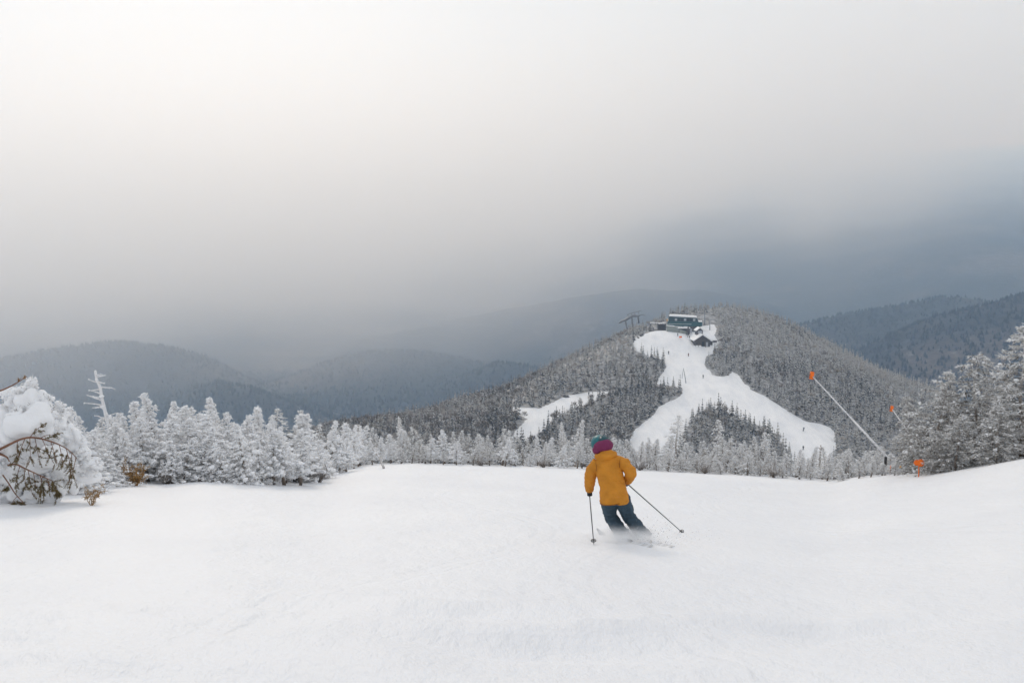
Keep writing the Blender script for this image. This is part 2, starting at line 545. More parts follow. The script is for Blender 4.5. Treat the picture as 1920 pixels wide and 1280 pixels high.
# ------------------------------------------------------------------ the air
bm = bmesh.new()
bmesh.ops.create_cube(bm, size=1.0)
hx, y0, y1, z0, z1 = 17500.0, -300.0, 18500.0, FAR_LOW - 2.0, FAR_TOP + 60.0
for v in bm.verts:
    v.co = (v.co.x * 2 * hx, y0 + (v.co.y + 0.5) * (y1 - y0), z0 + (v.co.z + 0.5) * (z1 - z0))
hm = bpy.data.meshes.new('haze'); bm.to_mesh(hm); bm.free()
m = bpy.data.materials.new('haze_air'); m.use_nodes = True
N, L = m.node_tree.nodes, m.node_tree.links
N.clear()
ho = N.new('ShaderNodeOutputMaterial'); hv = N.new('ShaderNodeVolumePrincipled')
hv.inputs['Color'].default_value = (0.5, 0.72, 1.0, 1)
hv.inputs['Absorption Color'].default_value = (1, 1, 1, 1)
hv.inputs['Density'].default_value = 1.0 / 4600.0
hv.inputs['Anisotropy'].default_value = 0.5
L.new(hv.outputs['Volume'], ho.inputs['Volume'])
hm.materials.append(m)
tag(link('haze', hm), 'pale winter haze filling the valley air', kind='stuff')

# low cloud lying against the mountains: thin below, thick above, its base rising towards the right
MIST = (-7000.0, 7000.0, 900.0, 9000.0, -330.0, 370.0)
bm = bmesh.new()
bmesh.ops.create_cube(bm, size=1.0)
for v in bm.verts:
    v.co = (MIST[0] + (v.co.x + .5) * (MIST[1] - MIST[0]), MIST[2] + (v.co.y + .5) * (MIST[3] - MIST[2]), MIST[4] + (v.co.z + .5) * (MIST[5] - MIST[4]))
mm_ = bpy.data.meshes.new('mist'); bm.to_mesh(mm_); bm.free()
m = bpy.data.materials.new('mountain_mist'); m.use_nodes = True
N, L = m.node_tree.nodes, m.node_tree.links
N.clear()


def mth(op, a, b=None, c=None, clamp=False):
    n_ = N.new('ShaderNodeMath'); n_.operation = op; n_.use_clamp = clamp
    for i, v_ in enumerate((a, b, c)):
        if v_ is None:
            continue
        if isinstance(v_, (int, float)):
            n_.inputs[i].default_value = v_
        else:
            L.new(v_, n_.inputs[i])
    return n_.outputs['Value']


tc = N.new('ShaderNodeTexCoord'); sp_ = N.new('ShaderNodeSeparateXYZ'); L.new(tc.outputs['Object'], sp_.inputs['Vector'])
X_, Y_, Z_ = sp_.outputs['X'], sp_.outputs['Y'], sp_.outputs['Z']
nz = N.new('ShaderNodeTexNoise'); nz.inputs['Scale'].default_value = 1.0; nz.inputs['Detail'].default_value = 4.0; nz.inputs['Roughness'].default_value = 0.5
mp = N.new('ShaderNodeMapping'); mp.inputs['Scale'].default_value = (1 / 800, 1 / 1100, 1 / 420); mp.inputs['Rotation'].default_value = (0, R(-10), 0)
L.new(tc.outputs['Object'], mp.inputs['Vector']); L.new(mp.outputs['Vector'], nz.inputs['Vector'])
base_h = mth('MULTIPLY_ADD', X_, 0.33, -100.0)
rel = mth('SUBTRACT', Z_, base_h)
rel = mth('MULTIPLY_ADD', mth('SUBTRACT', nz.outputs['Fac'], 0.5), 1050.0, rel)
mr = N.new('ShaderNodeMapRange'); mr.interpolation_type = 'SMOOTHSTEP'
mr.inputs['From Min'].default_value = -320.0; mr.inputs['From Max'].default_value = 200.0
L.new(rel, mr.inputs['Value'])
front = N.new('ShaderNodeMapRange'); front.interpolation_type = 'SMOOTHSTEP'
front.inputs['From Min'].default_value = 950.0; front.inputs['From Max'].default_value = 2000.0
L.new(Y_, front.inputs['Value'])
dens = mth('MULTIPLY', mth('MULTIPLY', mr.outputs['Result'], front.outputs['Result']), 1.0 / 1200.0)
vo = N.new('ShaderNodeOutputMaterial'); pv = N.new('ShaderNodeVolumePrincipled')
pv.inputs['Color'].default_value = (1, 1, 1, 1); pv.inputs['Absorption Color'].default_value = (1, 1, 1, 1)
pv.inputs['Anisotropy'].default_value = 0.69
L.new(dens, pv.inputs['Density']); L.new(pv.outputs['Volume'], vo.inputs['Volume'])
mm_.materials.append(m)
tag(link('mist', mm_), 'low white cloud lying against the dark mountains', kind='stuff')
cy.volume_step_rate = 2.0
cy.volume_max_steps = 128

# ------------------------------------------------------------------ tree materials
def frost_material(name, dark, mid, white, up=0.35, scale=9.0, glow=0.0):
    """Needles and twigs: bare colour where the attribute 'frost' is low, rime where it is high and on upper faces."""
    m, N, L, b = principled(name, dark, 0.75, 0.15)
    a = N.new('ShaderNodeAttribute'); a.attribute_name = 'frost'
    n = noise_node(N, L, scale, 4, 0.6)
    g = N.new('ShaderNodeNewGeometry')
    sx = N.new('ShaderNodeSeparateXYZ'); L.new(g.outputs['Normal'], sx.inputs['Vector'])
    ab = N.new('ShaderNodeMath'); ab.operation = 'MULTIPLY'; ab.inputs[1].default_value = up
    L.new(sx.outputs['Z'], ab.inputs[0])
    nn = N.new('ShaderNodeMath'); nn.operation = 'MULTIPLY_ADD'; nn.inputs[1].default_value = 0.7; nn.inputs[2].default_value = -0.35
    L.new(n.outputs['Fac'], nn.inputs[0])
    s1 = N.new('ShaderNodeMath'); s1.operation = 'ADD'; L.new(a.outputs['Fac'], s1.inputs[0]); L.new(ab.outputs['Value'], s1.inputs[1])
    s2 = N.new('ShaderNodeMath'); s2.operation = 'ADD'; s2.use_clamp = True
    L.new(s1.outputs['Value'], s2.inputs[0]); L.new(nn.outputs['Value'], s2.inputs[1])
    r = ramp(N, L, s2.outputs['Value'], [(0.12, dark), (0.45, mid), (0.85, white)])
    L.new(r.outputs['Color'], b.inputs['Base Color'])
    if glow:                       # ice feathers let light through
        tl = N.new('ShaderNodeBsdfTranslucent'); L.new(r.outputs['Color'], tl.inputs['Color'])
        ms = N.new('ShaderNodeMixShader'); ms.inputs[0].default_value = glow
        L.new(b.outputs['BSDF'], ms.inputs[1]); L.new(tl.outputs['BSDF'], ms.inputs[2])
        L.new(ms.outputs['Shader'], N['Material Output'].inputs['Surface'])
    return m


MAT['rime'] = frost_material('rimed_needles', (0.14, 0.125, 0.105), (0.66, 0.655, 0.645), (0.9, 0.9, 0.905))
MAT['frostneedle'] = frost_material('frosted_needles', (0.065, 0.056, 0.042), (0.39, 0.375, 0.355), (0.84, 0.84, 0.84))
MAT['hilltree'] = frost_material('hillside_needles', (0.040, 0.038, 0.034), (0.145, 0.138, 0.128), (0.54, 0.53, 0.515), 0.3, 0.8)
MAT['hillbirch'] = frost_material('hillside_twigs', (0.085, 0.066, 0.05), (0.20, 0.172, 0.148), (0.52, 0.49, 0.46), 0.25, 0.8)
MAT['ridgetree'] = plain('ridge_conifers', (0.03, 0.038, 0.048), 0.9, 0.1, var=0.5, scale=0.01)
MAT['olive'] = frost_material('olive_needles', (0.13, 0.105, 0.04), (0.19, 0.15, 0.07), (0.6, 0.57, 0.5), 0.15, 14)
MAT['bark'] = frost_material('rimed_bark', (0.10, 0.075, 0.055), (0.28, 0.24, 0.21), (0.78, 0.78, 0.79), 0.25, 12)
MAT['redbark'] = plain('reddish_bark', (0.21, 0.105, 0.065), 0.8, 0.2, var=0.4, scale=25)
MAT['tan'] = frost_material('tan_dead_needles', (0.30, 0.17, 0.06), (0.36, 0.24, 0.12), (0.7, 0.65, 0.6), 0.1, 14)


# ------------------------------------------------------------------ tree builders
def unit(v):
    return v / np.maximum(np.linalg.norm(v, axis=-1, keepdims=True), 1e-9)


class Geo:
    """Collects triangles with a per-vertex frost value, a material slot and a shading flag."""

    def __init__(self):
        self.V, self.F, self.A, self.M, self.S, self.n = [], [], [], [], [], 0

    def add(self, V, F, A, mi=0, smooth=False):
        self.V.append(V); self.F.append(F + self.n); self.A.append(np.broadcast_to(A, (len(V),)).astype(float))
        self.M.append(np.full(len(F), mi)); self.S.append(np.full(len(F), smooth)); self.n += len(V)

    def mesh(self, name, mats):
        return mesh_data(name, np.concatenate(self.V), np.concatenate(self.F), mats, np.concatenate(self.S), {'frost': np.concatenate(self.A)}, np.concatenate(self.M))


def spindles(g, P0, P1, rad, frost, rng, mi=0, belly=0.4):
    """Many small three-sided sprigs from P0 to P1."""
    n = len(P0)
    if n == 0:
        return
    ax = unit(P1 - P0)
    side = unit(np.cross(ax, rng.normal(size=(n, 3))))
    oth = np.cross(ax, side)
    rad = np.broadcast_to(rad, (n,))[:, None]
    mid = P0 + (P1 - P0) * belly
    ring = [mid + rad * (math.cos(t) * side + math.sin(t) * oth) for t in (0, 2.0944, 4.1888)]
    V = np.stack([P0, *ring, P1], 1).reshape(-1, 3)
    f = np.array([[0, 2, 1], [0, 3, 2], [0, 1, 3], [4, 1, 2], [4, 2, 3], [4, 3, 1]])
    F = (np.arange(n)[:, None, None] * 5 + f[None]).reshape(-1, 3)
    g.add(V, F, np.repeat(np.broadcast_to(frost, (n,)), 5), mi)


def _ico(sub):
    bm_ = bmesh.new(); bmesh.ops.create_icosphere(bm_, subdivisions=sub, radius=1.0)
    v = np.array([v_.co[:] for v_ in bm_.verts]); f = np.array([[w.index for w in f_.verts] for f_ in bm_.faces]); bm_.free()
    return v, f


ICO = {1: _ico(1), 2: _ico(2), 3: _ico(3), 4: _ico(4)}


def blobs(g, C, rad, rng, sub=2, flat=0.75, frost=1.0, mi=1, lump=0.28):
    """Lumps of clinging snow."""
    n = len(C)
    if n == 0:
        return
    v, f = ICO[sub]
    rad = np.broadcast_to(rad, (n,))[:, None, None]
    ph = rng.uniform(0, 6.28, (n, 1, 6)); fr = rng.uniform(1.3, 3.4, (n, 1, 6, 1)) * unit(rng.normal(size=(n, 1, 6, 3)))
    w = np.sin((v[None, :, None, :] * fr).sum(-1) * 1.7 + ph).mean(-1)
    if sub >= 3:
        ph2 = rng.uniform(0, 6.28, (n, 1, 8)); fr2 = rng.uniform(5, 9, (n, 1, 8, 1)) * unit(rng.normal(size=(n, 1, 8, 3)))
        w = w + 0.35 * np.sin((v[None, :, None, :] * fr2).sum(-1) + ph2).mean(-1)
    sc = np.stack([rng.uniform(0.8, 1.25, n), rng.uniform(0.8, 1.25, n), rng.uniform(flat * 0.85, flat * 1.15, n)], -1)[:, None, :]
    V = C[:, None, :] + v[None] * sc * rad * (1 + lump * 2 * w[..., None])
    F = (np.arange(n)[:, None, None] * len(v) + f[None]).reshape(-1, 3)
    g.add(V.reshape(-1, 3), F, np.repeat(np.broadcast_to(frost, (n,)), len(v)), mi, True)


def tube(g, pts, rad, sides=5, frost=0.4, mi=0, smooth=True):
    pts = np.asarray(pts, float); n = len(pts)
    rad = np.broadcast_to(rad, (n,))
    d = unit(np.gradient(pts, axis=0))
    ref = np.eye(3)[[0, 2, 1]][np.argmin(np.abs(d[:, [0, 2, 1]]).max(0))][None]
    s = unit(np.cross(d, ref)); o = np.cross(s, d)
    t = np.arange(sides) * 2 * math.pi / sides
    V = pts[:, None] + rad[:, None, None] * (np.cos(t)[None, :, None] * s[:, None] + np.sin(t)[None, :, None] * o[:, None])
    V = np.concatenate([V.reshape(-1, 3), pts[:1], pts[-1:]])
    i = np.arange(n - 1)[:, None] * sides; j = np.arange(sides)[None]; k = (j + 1) % sides
    F = np.concatenate([np.stack([i + j, i + k, i + sides + k], -1).reshape(-1, 3), np.stack([i + j, i + sides + k, i + sides + j], -1).reshape(-1, 3),
                        np.stack([np.full(sides, n * sides), k[0], j[0]], -1), np.stack([np.full(sides, n * sides + 1), (n - 1) * sides + j[0], (n - 1) * sides + k[0]], -1)])
    g.add(V, F, frost, mi, smooth)


def conifer(rng, H=2.6, rad=0.75, nb=100, sprigs=12, blob=3, blob_r=(0.035, 0.09), frost0=0.45, droop=0.35, bare=0.08, lean=0.1, sprig_len=0.11, sprig_r=0.012,
            profile=0.85, big=0, wind=0.0, ragged=0.3, flat=0.72, updirs=-0.28):
    """One spruce: returns (trunk mesh Geo, crown Geo). Crown slots: 0 needles, 1 snow lumps."""
    tg, cg = Geo(), Geo()
    ns = 9
    tt = np.linspace(0, 1, ns)
    la = rng.uniform(0, 6.28)
    off = lean * H * tt ** 1.7
    wob = np.cumsum(rng.normal(0, 0.012 * H, (ns, 2)), 0) * tt[:, None]
    axis = np.stack([np.cos(la) * off + wob[:, 0], np.sin(la) * off + wob[:, 1], H * tt - 0.15 * (tt == 0)], -1)
    tube(tg, axis, 0.022 * H ** 0.9 * (1 - tt * 0.93), 7, np.linspace(0.25, 0.75, ns).repeat(7).tolist() + [0.3, 0.8])
    P0s, P1s, FR, BC, BR = [], [], [], [], []
    for k in range(nb):
        h = bare + (1 - bare) * (k + rng.uniform(0, 1)) / nb
        h = min(h, 0.985)
        base = np.array([np.interp(h, tt, axis[:, c]) for c in range(3)])
        az = k * 2.39996 + rng.uniform(-0.5, 0.5)
        wf = 1 + wind * math.cos(az - 0.3)
        Lb = rad * ((1 - h) ** profile * (1 if h > bare + 0.12 else 0.55 + 3.7 * (h - bare)) + 0.05) * rng.uniform(1 - ragged, 1 + ragged * 0.6) * wf
        m_ = 6
        s = np.linspace(0, 1, m_)
        upw = 0.15 - 0.0 * h + rng.uniform(-0.1, 0.15)
        zc = Lb * (upw * s - droop * (1.1 - 0.5 * h) * s ** 2 + 0.12 * s ** 4)
        bend = az + rng.uniform(-0.3, 0.3) * s
        pts = base + np.stack([np.cos(bend) * Lb * s, np.sin(bend) * Lb * s, zc], -1)
        tube(cg, pts, np.linspace(0.006 + 0.006 * Lb, 0.003, m_), 3, 0.25, 0)
        n = max(3, int(sprigs * (0.35 + 0.65 * Lb / rad)))
        u = rng.uniform(0.12, 1, n) ** 0.8
        q = np.stack([np.interp(u, s, pts[:, c]) for c in range(3)], -1)
        out = np.array([math.cos(az), math.sin(az), 0])
        sd = np.array([-math.sin(az), math.cos(az), 0])
        dirs = unit(out * rng.uniform(0.2, 1.1, (n, 1)) + sd * rng.normal(0, 0.75, (n, 1)) + np.array([0, 0, 1]) * rng.normal(updirs, 0.45, (n, 1)))
        ln = sprig_len * rng.uniform(0.5, 1.4, (n, 1)) * (0.6 + 0.5 * (Lb / rad))
        P0s.append(q); P1s.append(q + dirs * ln)
        FR.append(np.clip(frost0 + 0.3 * (u - 0.5) + 0.25 * (h - 0.4) + rng.normal(0, 0.17, n), 0, 1))
        nbk = rng.poisson(blob * (0.4 + 0.6 * Lb / rad))
        if nbk:
            u = rng.uniform(0.25, 1.02, nbk)
            q = np.stack([np.interp(u, s, pts[:, c]) for c in range(3)], -1)
            r_ = rng.uniform(*blob_r, nbk) * (0.55 + 0.6 * min(1, Lb / rad))
            BC.append(q + np.stack([rng.normal(0, 0.03, nbk), rng.normal(0, 0.03, nbk), r_ * 0.45], -1)); BR.append(r_)
    # leader
    tip = axis[-1]
    n = 14
    up_ = rng.uniform(-0.12 * H, 0.02 * H, n)
    q = tip + np.stack([np.zeros(n), np.zeros(n), up_], -1)
    P0s.append(q); P1s.append(q + unit(rng.normal(size=(n, 3)) * [1, 1, 0.5]) * sprig_len * 0.55); FR.append(np.clip(frost0 + 0.3 + rng.normal(0, 0.1, n), 0, 1))
    P0, P1, FRc = np.concatenate(P0s), np.concatenate(P1s), np.concatenate(FR)
    spindles(cg, P0, P1, sprig_r * rng.uniform(0.6, 1.5, len(P0)), FRc, rng)
    if BC:
        BC, BR = np.concatenate(BC), np.concatenate(BR)
        lg = BR > 0.055
        blobs(cg, BC[lg], BR[lg], rng, 2, flat)
        blobs(cg, BC[~lg], BR[~lg], rng, 1, flat)
    if big:
        hh = rng.uniform(0.15, 0.97, big); aa = rng.uniform(0, 6.28, big)
        rr_ = rad * (1 - hh) ** profile * rng.uniform(0.35, 0.85, big)
        C = np.stack([np.interp(hh, tt, axis[:, 0]) + np.cos(aa) * rr_, np.interp(hh, tt, axis[:, 1]) + np.sin(aa) * rr_, H * hh - 0.1 * rr_], -1)
        blobs(cg, C, rng.uniform(0.07, 0.17, big) * (1.15 - 0.6 * hh) * H / 2.6, rng, 2, flat)
    return tg, cg


class Kind:
    pass


def make_kind(name, bark, crown_mats, seed, **kw):
    rng = np.random.default_rng(seed)
    tg, cg = conifer(rng, **kw)
    k = Kind()
    k.H = kw.get('H', 2.6)
    k.trunk = tg.mesh(name + '_trunk', [bark])
    k.crown = cg.mesh(name + '_crown', crown_mats)
    return k


RIME = [make_kind('rimed_spruce', MAT['bark'], [MAT['rime'], MAT['clump']], 100 + i, H=2.6, rad=(0.62, 0.72, 0.8, 0.55, 0.68, 0.9)[i], nb=115, sprigs=24, blob=6.0, blob_r=(0.016, 0.07), frost0=0.86, ragged=0.75, flat=1.0, updirs=-0.1, sprig_len=0.13, sprig_r=0.012,
                  droop=(0.5, 0.35, 0.6, 0.4, 0.3, 0.55)[i], bare=(0.12, 0.03, 0.06, 0.22, 0.26, 0.03)[i], lean=(0.05, 0.12, 0.03, 0.16, 0.08, 0.05)[i], big=(0, 3, 0, 0, 0, 22)[i], wind=0.15,
                  profile=(0.95, 0.85, 1.05, 0.8, 0.85, 1.0)[i]) for i in range(6)]
FROST = [make_kind('frosted_spruce', MAT['bark'], [MAT['frostneedle'], MAT['clump']], 200 + i, H=3.0, rad=(0.62, 0.72, 0.85, 0.5, 0.66, 0.95)[i], nb=110, sprigs=19, blob=2.4, flat=1.0, blob_r=(0.02, 0.055),
                   ragged=0.45, frost0=(0.7, 0.62, 0.56, 0.72, 0.66, 0.58)[i], droop=(0.35, 0.5, 0.4, 0.3, 0.25, 0.55)[i], bare=(0.22, 0.12, 0.06, 0.3, 0.25, 0.05)[i], lean=(0.04, 0.1, 0.03, 0.14, 0.06, 0.04)[i],
                   sprig_len=0.13, sprig_r=0.011, wind=0.3, profile=(0.85, 0.9, 0.95, 0.7, 0.7, 0.9)[i]) for i in range(6)]
BOUGH = [make_kind('drooping_spruce', MAT['bark'], [MAT['frostneedle'], MAT['clump']], 300 + i, H=3.4, rad=(1.15, 1.3, 1.0)[i], nb=150, sprigs=66, blob=1.3, blob_r=(0.02, 0.06), frost0=(0.43, 0.39, 0.52)[i],
                   droop=(0.45, 0.6, 0.4)[i], bare=0.04, lean=(0.03, 0.07, 0.05)[i], sprig_len=0.15, sprig_r=0.009, flat=0.8, wind=0.3, ragged=0.45, profile=(0.72, 0.55, 0.75)[i]) for i in range(3)]

N_TREES = [0]


def plant(kind, x, y, ztop, label, group, name='spruce_tree', wide=1.0, rz=None, rng=RNG):
    z = float(ground_z(np.array([x]), np.array([y]))[0])
    h = max(ztop - z, 0.4)
    o = thing(name, (x, y, z - 0.05), label, 'tree', group, rng.uniform(0, 6.28) if rz is None else rz)
    s = (h + 0.05) / kind.H
    w = wide * (0.3 + 0.7 * s)
    o.scale = (w, w * rng.uniform(0.8, 1.2), s)
    o.rotation_euler = (rng.normal(0, 0.06), rng.normal(0.02, 0.07), o.rotation_euler.z)
    link('trunk', kind.trunk, o)
    link('crown', kind.crown, o)
    N_TREES[0] += 1
    return o


def plant_px(kind, px, ptop, dy, label, group, name='spruce_tree', wide=1.0, Y=None, **kw):
    u = (px - 960) / FPX
    ye = float(edge_at(u)[0])
    Yd = (ye + dy) if Y is None else Y
    p = at(px, ptop, Yd)
    return plant(kind, float(p[0]), float(Yd), float(p[2]), label, group, name, wide, **kw)


# ------------------------------------------------------------------ trees along the crest: the ones that stand out
GL, GM, GR = 'snow-crusted spruces of the thicket at the snow edge', 'frosted spruces along the crest of the slope', 'big spruces on the bank beside the snow gun'
plant_px(RIME[5], 118, 764, -1.2, 'white snow-lumped spruce between the nearest laden tree and the bare snag', GL, wide=1.15)
plant_px(RIME[1], 22, 752, 1.0, 'grey-twigged rimed spruce behind the laden tree at the frame edge', GL, wide=1.1)
plant_px(RIME[0], 262, 748, 2.2, 'thick blunt-topped white spruce just right of the bare snag', GL, wide=1.25)
plant_px(RIME[3], 291, 736, 2.8, 'tallest rimed spruce of the thicket with a hooked tip', GL, wide=1.1)
plant_px(RIME[2], 320, 754, 4.0, 'rimed spruce with a bent tip right of the tallest thicket spruce', GL)
plant_px(RIME[0], 390, 749, 2.4, 'white spruce with a knobbed square top mid thicket', GL, wide=1.1)
plant_px(RIME[4], 354, 766, 4.5, 'ragged grey-white spruce between the hooked and the knobbed spruces', GL)
plant_px(RIME[3], 440, 774, 2.2, 'slim rimed spruce right of the knobbed thicket spruce', GL)
plant_px(RIME[1], 552, 776, 3.2, 'round-headed rimed spruce topping the right half of the thicket', GL, wide=1.2)
plant_px(RIME[0], 497, 779, 3.6, 'rimed spruce beside bare upright twigs in the thicket', GL)
plant_px(RIME[4], 618, 789, 3.0, 'snow-headed spruce near the right end of the thicket', GL)
plant_px(RIME[3], 662, 798, 1.5, 'narrow white spruce at the right end of the thicket', GL)
plant_px(FROST[3], 760, 779, 5.0, 'slender frosted spruce rising alone against the dark far forest', GM, wide=0.85)
plant_px(FROST[0], 864, 806, 4.0, 'pointed frosted spruce halfway between the thicket and the skier', GM)
plant_px(FROST[0], 1078, 786, 9.0, 'taller of the two frosted spruces left of the skier head', GM, wide=0.9)
plant_px(FROST[3], 1062, 794, 8.0, 'shorter of the two frosted spruces left of the skier head', GM, wide=0.8)
plant_px(FROST[5], 1268, 781, 7.0, 'broad frosted spruce in front of the left fork of the piste', GM, wide=1.25)
plant_px(FROST[2], 1346, 784, 6.5, 'tall frosted spruce in front of the island of dark trees', GM, wide=1.15)
plant_px(FROST[1], 1226, 817, 5.0, 'small frosted spruce left of the broad one by the piste fork', GM)
plant_px(FROST[0], 1396, 828, 4.5, 'middle-sized frosted spruce right of the tall one by the island of trees', GM)
plant_px(FROST[4], 1437, 810, 5.0, 'frosted spruce with a narrow white tip below the piste island', GM, wide=1.1)
plant_px(FROST[1], 1418, 816, 5.8, 'frosted spruce crowding the narrow-tipped one', GM)
plant_px(FROST[3], 1524, 838, 4.0, 'thin frosted spruce in front of the lower right piste', GM)
plant_px(FROST[2], 1588, 845, 3.5, 'bushy frosted spruce left of the snow gun base', GM, wide=1.2)
for px, pt, Y, kd, w, lb in [
        (1752, 688, 27.0, 0, 0.95, 'dark-centred spruce with a small pale tip on the right bank'),
        (1838, 664, 26.5, 1, 1.15, 'bushy pale-headed spruce in the middle of the right bank stand'),
        (1930, 612, 25.0, 2, 1.1, 'tallest spruce of the right bank, cut by the frame edge'),
        (1792, 722, 29.5, 2, 0.7, 'slim spruce behind the gap between two bank spruces'),
        (1722, 742, 28.5, 1, 0.7, 'sloping outer spruce of the bank stand next to the second snow gun'),
        (1795, 775, 25.2, 0, 1.05, 'low dark spruce at the foot of the bushy pale-headed one'),
        (1872, 762, 24.0, 0, 1.0, 'dark spruce low on the bank under the tallest spruce'),
        (1768, 806, 25.8, 1, 0.95, 'lowest spruce of the bank stand beside the orange disc'),
        (1888, 700, 27.8, 1, 0.9, 'pale spruce filling the gap beside the tallest bank spruce'),
        (1975, 690, 23.5, 0, 1.0, 'spruce half outside the frame low on the right bank')]:
    plant_px(BOUGH[kd], px, pt, 0, lb, GR, wide=w, Y=Y)

for px, pt, dy, w, lb in [(128, 800, -1.6, 1.3, 'snow-caked low spruce leaning on the nearest laden tree'), (168, 806, -0.6, 1.2, 'snow-caked low spruce in front of the snag foot'), (150, 838, -2.2, 1.5, 'lowest lump of snow-caked spruce between the laden tree and the rusty bush'),
                           (196, 842, -0.7, 1.3, 'snow-caked spruce hump just left of the rusty bush'), (222, 818, 0.6, 1.2, 'snow-caked spruce behind the rusty bush'), (98, 778, 0.6, 1.3, 'snow-caked spruce peeping over the laden tree shoulder')]:
    plant_px(RIME[5], px, pt, dy, lb, GL, wide=w)

# the rest of the band, row behind row
PROF_L = [(0, 750), (150, 782), (250, 764), (400, 764), (560, 776), (640, 794), (700, 812)]
PROF_M = [(690, 812), (760, 806), (900, 806), (1000, 812), (1100, 812), (1200, 826), (1300, 818), (1420, 826), (1500, 852), (1600, 850), (1690, 850)]


ORD = 'first second third fourth fifth sixth seventh eighth ninth tenth eleventh twelfth thirteenth fourteenth fifteenth sixteenth seventeenth eighteenth nineteenth twentieth'.split()
ORD += ['twenty-' + w for w in ORD[:9]]


def fill(x0, x1, prof, rows, kinds, label, group, step):
    pr = np.array(prof, float)
    for r_i, (dy, drop, jit) in enumerate(rows):
        n_in_row = 0
        row_name = ('front', 'second', 'third')[r_i] + ' row'
        px = x0 + RNG.uniform(0, step)
        while px < x1:
            top = np.interp(px, pr[:, 0], pr[:, 1]) + drop + RNG.uniform(-jit, jit)
            u = (px - 960) / FPX
            ye, ze = edge_at(u)
            row_base = to_px(0, ye, ze)[1]
            top = min(top, row_base - 26)
            plant_px(kinds[RNG.integers(len(kinds))], px, top, dy + RNG.uniform(-0.35, 0.35), label.format(n=ORD[n_in_row], row=row_name), group, wide=RNG.uniform(0.85, 1.45))
            n_in_row += 1
            px += step * RNG.uniform(0.7, 1.35)


fill(150, 655, PROF_L, [(0.5, 50, 34)], [RIME[i] for i in (0, 3, 4, 1, 2)], 'rimed spruce, {n} from the snag along the front of the left thicket', GL, 25)
fill(140, 690, PROF_L, [(1.9, 26, 22), (3.6, 8, 18)], RIME, 'rimed spruce deep in the left thicket, {n} from the left in its {row}', GL, 31)
fill(130, 690, PROF_L, [(5.6, 4, 12)], FROST[:3] + RIME[3:5], 'greyer frosted spruce, {n} from the left at the back of the left thicket', GL, 36)
fill(690, 1090, PROF_M, [(0.7, 26, 12), (2.0, 10, 10), (3.6, 0, 10)], RIME[2:5] + FROST, 'low frosted spruce left of the skier, {n} from the thicket in the {row}', GM, 26)
fill(1090, 1215, PROF_M, [(0.7, 22, 12), (2.0, 8, 10), (3.8, 0, 8)], FROST, 'low frosted spruce directly behind the skier, {n} from the left in the {row}', GM, 26)
fill(1215, 1480, PROF_M, [(0.7, 30, 12), (2.0, 14, 12), (3.8, 2, 9)], FROST, 'low frosted spruce below the piste fork, {n} from the skier in the {row}', GM, 25)
fill(1480, 1690, PROF_M, [(0.7, 12, 8), (2.0, 2, 8), (3.6, -6, 8)], FROST, 'low frosted spruce beside the snow gun, {n} from the left in the {row}', GM, 25)

# ------------------------------------------------------------------ bare and dead wood along the edge
def snag(px_top, py_top, px_base, Y, label, stubs=16, r0=0.06, name='dead_tree', longest=0.3, frost=0.92):
    top = at(px_top, py_top, Y)
    xb = (px_base - 960) / FPX * Y
    zb = float(ground_z(np.array([xb]), np.array([Y]))[0])
    o = thing(name, (xb, Y, zb - 0.1), label, 'tree')
    rng = np.random.default_rng(int(px_top))
    n = 14
    t = np.linspace(0, 1, n)
    h = top[2] - zb + 0.1
    ax = np.stack([(top[0] - xb) * t ** 1.4 + rng.normal(0, 0.012, n) * (t > 0), rng.normal(0, 0.012, n), h * t], -1)
    g = Geo()
    rr_ = r0 * (1 - 0.55 * t) * (1 + 0.12 * rng.normal(size=n)); rr_[-1] *= 1.15
    tube(g, ax, rr_, 9, frost)
    link('trunk', g.mesh('dead_trunk', [MAT['bark']]), o)
    for i in range(stubs):
        s = 0.3 + 0.68 * (i + rng.uniform(0, 0.8)) / stubs
        b0 = np.array([np.interp(s, t, ax[:, c]) for c in range(3)])
        sg = 1 if rng.random() < 0.5 else -1
        ln = longest * rng.uniform(0.35, 1.0) * (1.2 - 0.5 * s)
        tip = b0 + np.array([sg * ln, rng.normal(0, 0.5) * ln, ln * rng.uniform(-0.25, 0.5)])
        g = Geo()
        pts = b0 + (tip - b0) * np.linspace(0, 1, 5)[:, None] + rng.normal(0, 0.008, (5, 3)) * np.array([0, 1, 1, 1, 1])[:, None]
        tube(g, pts, np.linspace(0.022, 0.011, 5) * (r0 / 0.06) ** 0.5, 5, frost)
        blobs(g, pts[1:], 0.02 * rng.uniform(0.6, 1.3, 4), rng, 1, 0.9, mi=1)
        link('branch', g.mesh('stub', [MAT['bark'], MAT['clump']]), o)
    for i in range(4, n - 1):
        g = Geo()
        blobs(g, ax[i:i + 1] + rng.normal(0, 0.02, (1, 3)), rng.uniform(0.03, 0.055, 1) * r0 / 0.06, rng, 2, 1.0, mi=0)
        link('rime', g.mesh('snag_rime', [MAT['clump']]), o)
    return o


snag(178, 694, 207, 27.5, 'bare white dead trunk with broken stubs standing over the left thicket', 24, 0.066, longest=0.5)
snag(1539, 834, 1549, 38.0, 'leaning bare dead trunk in front of the lower right piste', 10, 0.05, longest=0.22, frost=0.55)
snag(1381, 826, 1379, 43.0, 'thin bare stick between frosted spruces below the island of trees', 4, 0.03, longest=0.12, frost=0.7)
snag(697, 838, 716, 37.5, 'pale leaning dead trunk at the right end of the thicket', 7, 0.05, longest=0.25, frost=0.6)


